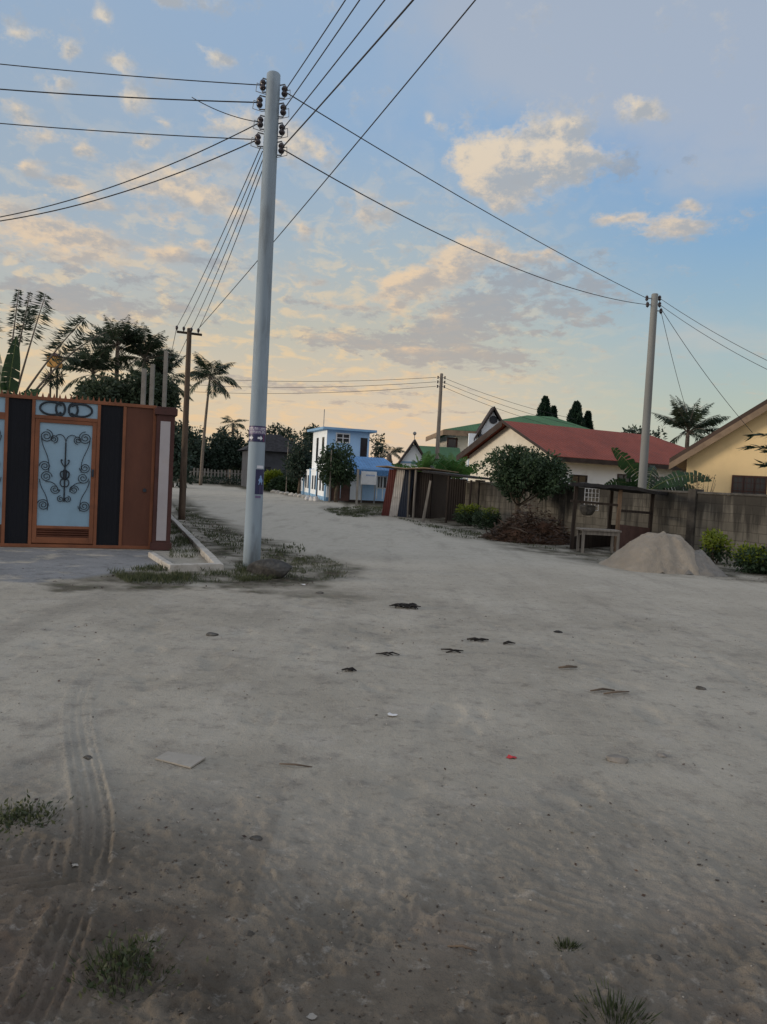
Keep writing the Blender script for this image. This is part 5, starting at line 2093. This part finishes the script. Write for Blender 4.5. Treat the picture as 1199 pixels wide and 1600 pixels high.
mb.build('roof', 'thatch', dh)
for xx in (-1.6, 1.0):
    window(dh, xx, xx + .9, 1.2, 2.3, -.005, 2, 1, 'darkplaster', .08, .06)
q = P(427, 770, 70)
t = bush('bright yellow green shrub glowing beside the big pole', (q.x, q.y, 0), 1.15, .8, 1.75, 51, .55, 30, .3, 'roadside shrubs')
q = P(452, 772, 66)
bush('dark low shrub right of the bright yellow green one', (q.x, q.y, 0), 1.5, .8, 1.2, 52, .0, 26, .28, 'roadside shrubs')
# thin pale posts
for (px, py0, py1, d, lab) in ((517, 703, 779, 47, 'thin pale post in front of the leafy street tree'), (449, 690, 762, 62, 'thin pale post among the dark trees left of the blue house'), (497, 722, 778, 50, 'dark thin post against the white street wall')):
    q = P(px - 2, 775, d)
    h = P(px, py0, d).z
    o = tag(MB().tube([(0, 0, -.1), (0, 0, h)], [.045, .035], 8).build('thin_post', 'fascia' if 'dark thin' in lab else 'greywood'), lab, 'post', 'thin street posts')
    o.location = (q.x, q.y, 0)

# ------------------------------------------------------------------ far left
q = P(318, 760, 80)
palm('coconut_palm', 'tall coconut palm standing alone against the pale sky', (q.x - .3, q.y, 0), P(322, 592, 80).z, 3.3, 26, 61, (.5, 0), .14, up_el=82, nleaf=34)
q = P(360, 760, 112)
palm('coconut_palm', 'small distant coconut palm left of the big pole', (q.x, q.y, 0), P(359, 662, 112).z, 2.3, 18, 62, tr=.2)
for k, (px, pyc, d, rx, rz_, lab) in enumerate(((282, 700, 92, 2.6, 3.3, 'tall dark roadside tree right behind the wooden pole'),
                                              (318, 712, 96, 2.4, 2.6, 'dark low roadside tree under the tall coconut palm'),
                                              (352, 706, 99, 2.6, 3.0, 'dark spreading tree below the small distant palm'),
                                              (388, 716, 103, 2.8, 2.8, 'dark tree partly covered by the big concrete pole'),
                                              (268, 720, 64, 1.6, 2.3, 'dark tree edge showing just right of the gate pillar'))):
    q = P(px, 758, d)
    tree('roadside_tree', lab, 'tree', (q.x, q.y, 0), P(px, pyc, d).z, rx, rz_, 'leaf_far', 34, rx * .36, .42, 170, .2, 70 + k, 'dark roadside trees', low=-1)
q0, q1 = P(296, 756, 90), P(392, 759, 94)
v_ = Vector((q1.x - q0.x, q1.y - q0.y, 0))
pf_ = thing('picket_fence', 'pale upright picket fence under the far dark trees', 'fence', (q0.x, q0.y, 0), math.atan2(v_.y, v_.x))
mb = MB()
x = 0
while x < v_.length:
    mb.box(x, x + .2, -.03, .03, .1, 1.75 + random.uniform(-.08, .08))
    x += .42
mb.build('pickets', 'picket', pf_)
MB().box(0, v_.length, .03, .08, .5, .62).box(0, v_.length, .03, .08, 1.3, 1.42).build('rails', 'picket', pf_)
hg = thing('hedge', 'dark low hedge along the foot of the picket fence', 'hedge', (q0.x, q0.y - 1.4, 0), math.atan2(v_.y, v_.x))
cl = [(x_, random.uniform(-.2, .2), random.uniform(.25, .6), random.uniform(.4, .6)) for x_ in np.arange(.5, v_.length, .4)]
qq, tn = leaf_cloud(cl, 170, .3, 81)
quads_obj('foliage', qq, tn, 'leaf_far', hg)

# palms and trees behind the gate
for k, (px, pyc, d, L, nf, lab) in enumerate(((176, 540, 44, 1.9, 22, 'highest bushy palm crown of the clump behind the gate'),
                                             (140, 585, 43, 2.2, 18, 'left spreading palm of the clump behind the gate'),
                                             (219, 562, 45, 2.1, 22, 'upright palm of the clump beside the white posts'),
                                             (246, 592, 46, 2.2, 18, 'right drooping palm of the clump above the pillar'))):
    q = P(px, 760, d)
    palm('palm_tree', lab, (q.x, q.y, 0), P(px, pyc, d).z, L, nf + 14, 90 + k, tr=.14, up_el=92, nleaf=34, droop=(20, 70))
for k, (px, pyc, d, rx, rz_, lab) in enumerate(((156, 626, 41, 1.5, 1.2, 'dense dark tree filling the left of the palm clump'), (203, 622, 42, 1.5, 1.45, 'dense dark tree filling the middle of the palm clump'), (238, 622, 43, 1.3, 1.35, 'low dark tree behind the white posts'))):
    q = P(px, 760, d)
    tree('garden_tree', lab, 'tree', (q.x, q.y, 0), P(px, pyc, d).z, rx, rz_, 'leaf_palm', 44, rx * .36, .24, 420, .14, 110 + k, 'trees behind the gate', low=-1)

q = P(45, 760, 19)
bx = q.x
t = thing('fan_palm', 'long stemmed feathery palm rising behind the gate', 'palm tree', (q.x, q.y, 0), 0, 'palm trees')
qs, tn = [], []
mb = MB()
z0 = P(45, 640, 19).z
mb.tube([(0, 0, -.1), (0, 0, z0 - .6), (0, 0, z0 - .2)], [.16, .14, .12], 9)
rbs = MB()
for k, (bpx, tpx, tpy, curve, lw, st0) in enumerate(((8, 30, 452, 1, .22, .45), (12, 48, 452, 2, .16, .5), (22, 72, 462, 5, .42, .5), (30, 134, 497, 14, .42, .42), (42, 168, 515, 32, .42, .42), (0, -22, 455, -4, .4, .5), (-10, -60, 500, -14, .45, .4), (50, 98, 585, 22, .35, .5))):
    b = P(bpx, 628, 19) - q
    e = P(tpx, tpy, 19 + .3 * math.sin(k * 2)) - q
    b.z, e.z = P(bpx, 628, 19).z, P(tpx, tpy, 19).z
    mid = b.lerp(e, .55) + Vector((-curve * .004, 0, abs(curve) * .011))
    pts = []
    for s in range(15):
        f = s / 14
        pts.append(b * (1 - f) ** 2 + mid * 2 * f * (1 - f) + e * f * f)
    rbs.tube(pts, [.032 * (1 - .75 * s / 14) for s in range(15)], 5)
    rg = np.random.default_rng(200 + k)
    n = 150
    f = np.clip(st0 + (1 - st0) * rg.random(n) ** .8, 0, .99)
    fi = (f * 14).astype(int)
    A = np.array([tuple(p) for p in pts])
    c = A[fi] + (A[fi + 1] - A[fi]) * (f * 14 - fi)[:, None]
    tan = unit(A[fi + 1] - A[fi])
    side = unit(np.cross(tan, np.array((0, 1.0, 0))))
    sg = np.where(rg.random(n) < (.62 if k > 1 else .5), 1, -1)[:, None]
    d = unit(side * sg + tan * .25 + np.array((0, 0, -.8)) * (1 if k > 2 else .6) + rg.normal(size=(n, 3)) * .22)
    w_ = unit(np.cross(d, np.array((0, 1.0, 0)) + rg.normal(size=(n, 3)) * .4))
    ln_ = lw * (.35 + .65 * np.sin(np.clip((f - st0) / (1 - st0), 0, 1) * 2.6 + .3)) * (.6 + .5 * rg.random(n))
    qs.append(kites(c, d, w_, ln_, .026))
    tn.append(rg.random(n) * .6)
cr = quads_obj('crown', np.concatenate(qs), np.concatenate(tn), 'leaf_palm', t)
rbs.build('frond_stems', 'palmbark', cr, smooth=True)
mb.build('trunk', 'palmbark', t, smooth=True)
q = P(6, 760, 18)
zb = P(6, 640, 18).z
ells = [(R(60), R(86), 2.0, R(6), 1.5), (R(10), R(62), 1.1, R(50), 1.1), (R(170), R(78), 2.6, R(10), 1.3), (R(200), R(55), 1.5, R(50), 1.0), (R(-20), R(50), .9, R(70), 1.1), (R(170), R(84), 1.2, R(20), 1.2)]
banana('banana_plant', 'upright dark banana plant at the left edge behind the gate', (q.x, q.y, 0), zb, 5, 6, 13, W=.22, ells=ells, mat='leaf_banana_dark')

# ochre box on posts
q = P(79, 760, 30)
t = thing('lantern_box', 'small ochre box on two thin posts behind the gate', 'lantern', (q.x, q.y, 0))
zb, zt_ = P(79, 574, 30).z, P(79, 557, 30).z
MB().box(-.24, .24, -.2, .2, zb, zt_).build('box', 'ochre', t, bevel=.05)
MB().add([(-.3, -.26, zt_), (.3, -.26, zt_), (.3, .26, zt_), (-.3, .26, zt_), (0, 0, zt_ + .16)], [(0, 1, 4), (1, 2, 4), (2, 3, 4), (3, 0, 4), (3, 2, 1, 0)]).build('cap', 'pillarbrown', t)
for s in (-.13, .13):
    MB().tube([(s, 0, -.1), (s, 0, zb)], .04, 6).build('post', 'darkwood', t)
# pale posts behind the pillar
for k, (px, py0, d, lab) in enumerate(((224, 576, 17, 'leftmost short tapered pale post behind the gate'), (237, 569, 17.6, 'middle straight pale post behind the gate'), (257, 548, 19, 'tallest thin pale post behind the gate pillar'))):
    q = P(px - 3, 700, d)
    h = P(px, py0, d).z
    o = tag(MB().box(-.042, .042, -.042, .042, -.1, h).build('fence_post', 'picket'), lab, 'post', 'pale posts behind the gate')
    o.location = (q.x, q.y, 0)

# palms right of the blue house
q = P(606, 760, 75)
palm('palm_tree', 'ragged palm between the blue house and the small gable', (q.x, q.y, 0), P(606, 710, 75).z, 2.0, 14, 131, tr=.3, up_el=60)
q = P(637, 760, 78)
q = P(589, 760, 66)
tree('garden_tree', 'thin dark tree just right of the blue house', 'tree', (q.x, q.y, 0), P(587, 700, 66).z, .8, 1.4, 'leaf_far', 18, .35, .25, 200, .1, 141)

# far tree line beyond everything (one mass)
rg = np.random.default_rng(9)
cl = []
for k in range(260):
    a = -1.05 + 2.1 * k / 259
    d = 150 + 25 * rg.random()
    for s in range(2):
        cl.append((d * math.sin(a), d * math.cos(a), rg.uniform(.8, 3.2), rg.uniform(1.6, 2.6)))
qq, tn = leaf_cloud(cl, 16, 1.3, 301)
o = quads_obj('distant_trees', qq, tn, 'leaf_far')
o['kind'] = 'stuff'
o['label'] = 'low line of far trees along the horizon'

# wires of the middle pole and of the far road
for k in range(3):
    wire(('upper', 'middle', 'lower')[k] + ' of three faint wires running left from the slim middle pole', (NI[k][0], P(300, 590 + 11 * k, 52)), .25, .016, 0, 'wires of the slim middle pole')
    wire(('upper', 'middle', 'lower')[k] + ' of three faint wires running right from the slim middle pole', (NI[k][1], P(900, 655 + 10 * k, 47)), .2, .014, 0, 'wires of the slim middle pole')
wire('left service wire dropping from the right pole to the palm', (RI[4], P(1074, 645, 30)), .1, .011, 0, 'service drops of the right pole')
wire('right service wire dropping from the right pole to the yellow gable', (RI[4] + Vector((.02, 0, .05)), P(1176, 676, YO.y - 2.2)), .15, .011, 0, 'service drops of the right pole')
for k in range(2):
    wire(('left', 'right')[k] + ' wire leading from the wooden pole away along the road', (WI[k * 2], P(258 - 6 * k, 590 + 14 * k, 44)), .15, .012, 0, 'wires beyond the wooden pole')

# ------------------------------------------------------------------ litter and stones on the road
def twig_bundle(name, label, cat, px, py, n, spread, L, mat='char', group=None, rad=.012):
    b = G(px, py)
    r = random.Random(int(px * 3 + py))
    mb = MB()
    for k in range(n):
        a = r.uniform(-.5, .5) if n < 6 else r.uniform(0, 3.14)
        c = Vector((r.uniform(-spread, spread), r.uniform(-spread * .5, spread * .5), rad + r.uniform(0, .03) * (n > 3)))
        d = Vector((math.cos(a), math.sin(a), r.uniform(-.06, .1)))
        l = L * r.uniform(.6, 1.1)
        mb.tube([c - d * l / 2, c + Vector((0, r.uniform(-.02, .02), .012)), c + d * l / 2], [rad * .6, rad, rad * .5], 6)
    o = tag(mb.build(name, mat, smooth=True), label, cat, group)
    o.location = (b.x, b.y, gz(b.x, b.y))
    return o


twig_bundle('charred_twigs', 'black heap of charred twigs in the middle of the junction', 'twigs', 634, 949, 26, .13, .22, rad=.010)
twig_bundle('stick', 'short thick black stick upper left of a thinner one', 'stick', 748, 1003, 3, .04, .17, rad=.014, group='dark sticks on the road')
twig_bundle('stick', 'thin dark stick right of the short thick black one', 'stick', 790, 1008, 2, .04, .17, rad=.010, group='dark sticks on the road')
twig_bundle('stick', 'dark stick lying nearest below the pair of sticks', 'stick', 705, 1021, 2, .04, .19, rad=.010, group='dark sticks on the road')
twig_bundle('stick', 'slanting brown stick right of the junction centre', 'stick', 885, 1047, 1, .02, .22, 'twig', rad=.014, group='dark sticks on the road')
twig_bundle('stick', 'long pale half buried stick below the slanting brown one', 'stick', 955, 1084, 2, .1, .34, 'twig', rad=.010, group='dark sticks on the road')
twig_bundle('stick', 'small forked dark stick left of the charred heap', 'stick', 551, 1049, 3, .05, .12, rad=.010, group='dark sticks on the road')
twig_bundle('stick', 'bent thin dark stick just under the charred heap', 'stick', 604, 1025, 3, .06, .16, rad=.008, group='dark sticks on the road')
twig_bundle('stick', 'thin dry stick right of the pale cardboard', 'stick', 458, 1195, 1, .02, .16, 'twig', rad=.006, group='dark sticks on the road')
twig_bundle('stick', 'dry stick lying on the dark soil near the right grass tuft', 'stick', 715, 1480, 1, .02, .16, 'twig', rad=.005, group='dark sticks on the road')


def stone(label, px, py, s, mat='stone', name='stone', group='stones on the road', flat=.5, cat='stone', asp=.7):
    b = G(px, py)
    o = rock(name, (b.x, b.y, gz(b.x, b.y) + s * flat * .15), s, s * asp, s * flat, mat, int(px + py), 3, random.uniform(-.4, .4))
    return tag(o, label, cat, group)


stone('flat grey brown stone alone on the right of the road', 966, 1188, .075, 'stone', flat=.42, asp=.6)
stone('dark stone with a pale top near the right edge', 1096, 1078, .05, 'rock', flat=.5)
stone('small dark stone left of the long tyre track bend', 330, 992, .075, 'rock', flat=.3)
stone('dark clod above the left weed', 400, 1310, .028, 'rock', flat=.5)
stone('small dark clod near the cardboard', 138, 1182, .03, 'rock', flat=.5)
stone('little dark stone at the far left of the road middle', 500, 927, .06, 'rock', flat=.4)
stone('small dark stone between the sticks and the right stone', 872, 988, .06, 'char', flat=.3)
stone('pale pebble beside the deep tyre track', 146, 1393, .010, 'stone', flat=.6)
stone('small brown clod under the right tyre marks', 1025, 1505, .018, 'rock', flat=.6)
stone('pair of grey clods right of the flat stone', 1035, 1182, .035, 'stone', flat=.4)
stone('dark clod in the right foreground soil', 390, 1458, .018, 'rock', flat=.7)
for (px, py, s, mat, lab, cat) in ((612, 1118, .035, 'paper', 'crumpled white scrap of paper left of the road centre', 'litter'), (800, 1183, .028, 'redbit', 'tiny red plastic scrap on the sandy road', 'litter'),
                                   (474, 914, .035, 'paper', 'small white scrap near the lump at the pole foot', 'litter'), (118, 1352, .014, 'card', 'pale curled leaf scrap left of the deep tyre track', 'litter'),
                                   (487, 1590, .014, 'card', 'whitish chip in the bottom foreground soil', 'litter'), (404, 1245, .012, 'card', 'tiny white chip on the sand above the dark clod', 'litter')):
    b = G(px, py)
    r = random.Random(int(px))
    n_ = 9
    vs = [(0, 0, s * .35)] + [(s * (.7 + .6 * r.random()) * math.cos(2 * math.pi * k / n_), s * (.5 + .4 * r.random()) * math.sin(2 * math.pi * k / n_), s * .45 * r.random()) for k in range(n_)]
    o = MB().add(vs, [(0, 1 + k, 1 + (k + 1) % n_) for k in range(n_)]).build('scrap', mat)
    o.modifiers.new('thickness', 'SOLIDIFY').thickness = .002
    tag(o, lab, cat)
    o.location = (b.x, b.y, gz(b.x, b.y) + .004)
cc = [G(*p) for p in ((243, 1186), (262, 1176), (322, 1186), (298, 1201))]
m0 = sum(cc, Vector()) / 4
o = MB().prism([Vector((p.x - m0.x, p.y - m0.y, 0)) for p in cc], (0, 0, .008)).build('cardboard_sheet', 'card')
tag(o, 'flat dusty cardboard sheet half covered by sand', 'cardboard')
o.location = (m0.x, m0.y, gz(m0.x, m0.y) + .004)
o.rotation_euler = (R(1), R(-1.2), 0)


# ------------------------------------------------------------------ grass and weeds
def blades(xy, h, seed, wd=.006, z=None):
    rg = np.random.default_rng(seed)
    n = len(xy)
    zz_ = np.zeros(n) if z is None else z
    c = np.concatenate([xy, zz_[:, None] - .005], 1)
    d = unit(np.concatenate([rg.normal(size=(n, 2)) * .45, np.ones((n, 1))], 1))
    w_ = unit(np.cross(d, rg.normal(size=(n, 3))))
    L = h * (.5 + .8 * rg.random(n))
    return kites(c, d, w_, L, wd, .15 * rg.random((n, 1)) if False else .1), rg.random(n)


def sample(poly, n, seed):
    rg = np.random.default_rng(seed)
    p = np.array(poly)
    lo_, hi_ = p.min(0), p.max(0)
    out = np.zeros((0, 2))
    while len(out) < n:
        c = lo_ + (hi_ - lo_) * rg.random((n * 3, 2))
        k = in_poly(c[:, 0], c[:, 1], poly)
        keep = fbm(c[:, 0] * 2.1, c[:, 1] * 2.1, seed, 4, .65) > rg.random(len(c)) * .35 - .08
        out = np.concatenate([out, c[k & keep]])
    return out[:n]


patches = [
    (gp([(262, 810), (265, 872), (335, 874), (300, 836), (270, 806)]), 5200, .10),
    (gp([(165, 893), (260, 884), (350, 894), (400, 890), (480, 905), (380, 910), (300, 914), (200, 912)]), 6500, .085),
    (gp([(368, 884), (420, 884), (440, 898), (400, 908), (366, 902)]), 900, .10),
    (gp([(440, 872), (500, 868), (545, 888), (545, 902), (500, 910), (450, 908)]), 2200, .06),
    (gp([(268, 790), (300, 800), (380, 838), (480, 850), (470, 880), (400, 880), (352, 862), (300, 822)]), 2600, .07),
    (gp([(505, 797), (560, 791), (598, 793), (606, 803), (560, 809), (530, 807)]), 4200, .10),
    (gp([(610, 806), (700, 826), (780, 838), (880, 862), (800, 850), (700, 838)]), 1500, .09),
    (gp([(1090, 880), (1199, 896), (1300, 905), (1300, 880), (1199, 880)]), 1500, .09),
]
qs, tn = [], []
for k, (pl_, n, h) in enumerate(patches):
    xy = sample(pl_, int(n * .6), 400 + k)
    far = np.hypot(xy[:, 0], xy[:, 1]).mean()
    q, t_ = blades(xy, h, 420 + k, .008 if far < 20 else .02)
    qs.append(q)
    tn.append(t_)
o = quads_obj('verge_grass', np.concatenate(qs), np.concatenate(tn), 'grass')
o['kind'] = 'stuff'
o['label'] = 'short patchy grass on the roadside verges'


def weed(label, px, py, r_, h, n, seed, leafy=True):
    b = G(px, py)
    rg = np.random.default_rng(seed)
    xy = rg.normal(size=(n, 2)) * r_ * .45
    z = np.array([gz(b.x + x, b.y + y) for x, y in xy])
    q, t_ = blades(xy, h, seed, .004, z)
    t_ = t_ * .7
    if leafy:
        m_ = n
        c = np.concatenate([rg.normal(size=(m_, 2)) * r_ * .45, (z + h * .7 * rg.random(n))[:, None]], 1)
        d = unit(rg.normal(size=(m_, 3)) + np.array((0, 0, .5)))
        w_ = unit(np.cross(d, rg.normal(size=(m_, 3))))
        q2 = kites(c, d, w_, .022 + .014 * rg.random(m_), .012)
        q = np.concatenate([q, q2])
        t_ = np.concatenate([t_, rg.random(m_)])
    o = quads_obj('weed', q, t_, 'grass')
    o.location = (b.x, b.y, 0)
    return tag(o, label, 'weed', 'weeds in the foreground soil')


weed('leafy green weed clump beside the deep tyre track', 195, 1515, .15, .05, 240, 1)
weed('small compact grass tuft in the right foreground', 886, 1482, .035, .028, 110, 2, False)
weed('spiky grass clump at the bottom edge right', 962, 1592, .09, .045, 200, 3, False)
weed('flat creeping weed patch at the left edge', 30, 1280, .17, .03, 300, 4)

# ------------------------------------------------------------------ leaf litter (one mass)
areas = [(gp([(265, 800), (330, 815), (440, 850), (540, 880), (560, 905), (470, 918), (250, 918), (60, 922), (60, 905), (160, 898), (350, 896)]), 1500),
         (gp([(600, 806), (700, 828), (800, 850), (900, 872), (1000, 892), (1199, 912), (1199, 895), (1000, 870), (850, 838), (700, 810)]), 1300),
         (gp([(-200, 960), (1400, 960), (1400, 1250), (-200, 1250)]), 380),
         (gp([(-100, 1250), (1300, 1250), (1250, 1640), (-60, 1640)]), 200)]
pts_l = np.concatenate([sample(a_, n_, 500 + k) for k, (a_, n_) in enumerate(areas)])
rg = np.random.default_rng(71)
zl2 = np.array([gz(x, y) for x, y in pts_l]) + .004
c = np.concatenate([pts_l, zl2[:, None]], 1)
d = unit(np.stack([rg.normal(size=len(c)), rg.normal(size=len(c)), rg.normal(size=len(c)) * .22], -1))
w_ = unit(np.cross(d, np.array((0, 0, 1.0)) + rg.normal(size=(len(c), 3)) * .3))
L = (.010 + .022 * rg.random(len(c))) * (.55 + .07 * np.hypot(pts_l[:, 0], pts_l[:, 1]))
o = quads_obj('leaf_litter', kites(c, d, w_, L, L * (.3 + .5 * rg.random(len(c)))), rg.random(len(c)) ** 1.5, 'leaf_dry')
o['kind'] = 'stuff'
o['label'] = 'dry leaf bits and dark crumbs strewn over the sand'

# ------------------------------------------------------------------ loose pebbles (one mass)
rg = np.random.default_rng(33)
def crumbs(name, label, mat, n, rmin, rmax, pw, smin, smax, seed, grow=.1, need_soil=False):
    rg = np.random.default_rng(seed)
    rad = rmin + (rmax - rmin) * rg.random(n) ** pw
    ang = np.radians(-33 + 66 * rg.random(n))
    V, Fc = [], []
    for k in range(n):
        x, y = rad[k] * math.sin(ang[k]), rad[k] * math.cos(ang[k])
        ia, ir = int(np.argmin(np.abs(aa - ang[k]))), int(np.argmin(np.abs(rr - rad[k])))
        if need_soil == (soil[ir, ia] < .55 + .4 * rg.random()) and (need_soil or name == 'sand_crumbs'):
            continue
        s_ = (smin + (smax - smin) * rg.random() ** 2.2) * (1 + rad[k] * grow)
        vv = oct_v * s_ * (.7 + .7 * rg.random((6, 3)))
        q_ = Matrix.Rotation(rg.random() * 6.28, 3, 'Z') @ Matrix.Rotation(rg.random() * 1.2, 3, 'X')
        vv = vv @ np.array(q_).T + np.array((x, y, float(H[ir, ia]) + s_ * .2))
        o_ = len(V)
        V.extend(map(tuple, vv))
        Fc.extend([tuple(i_ + o_ for i_ in f) for f in oct_f])
    me = bpy.data.meshes.new(name)
    me.from_pydata(V, [], Fc)
    me.materials.append(MAT[mat])
    o = bpy.data.objects.new(name, me)
    COL.objects.link(o)
    o['kind'] = 'stuff'
    o['label'] = label


oct_v = np.array([(1, 0, 0), (0, 1, 0), (-1, 0, 0), (0, -1, 0), (0, 0, .75), (0, 0, -.5)])
oct_f = [(0, 1, 4), (1, 2, 4), (2, 3, 4), (3, 0, 4), (1, 0, 5), (2, 1, 5), (3, 2, 5), (0, 3, 5)]
MAT['soilcrumb'] = M('brown_soil_crumbs', (.105, .088, .072), .98, .5, 9, .5, 60)  # matches the foreground soil with the vignette darkening in its colour
MAT['sandcrumb'] = M('dry_sand_crumbs', (.30, .275, .24), .98, .35, 9, .5, 60)
crumbs('gravel', 'scattered dark grit over the sandy road', 'rock', 140, 1.9, 13, 1.4, .0012, .0055, 33)
crumbs('soil_crumbs', 'crumbled brown soil in the foreground', 'soilcrumb', 4200, 1.75, 3.9, 1.1, .0012, .008, 34, 0, True)
crumbs('sand_crumbs', 'dry sand crumbs strewn over the near road', 'sandcrumb', 1500, 1.8, 8, 1.2, .0012, .005, 35, .06)
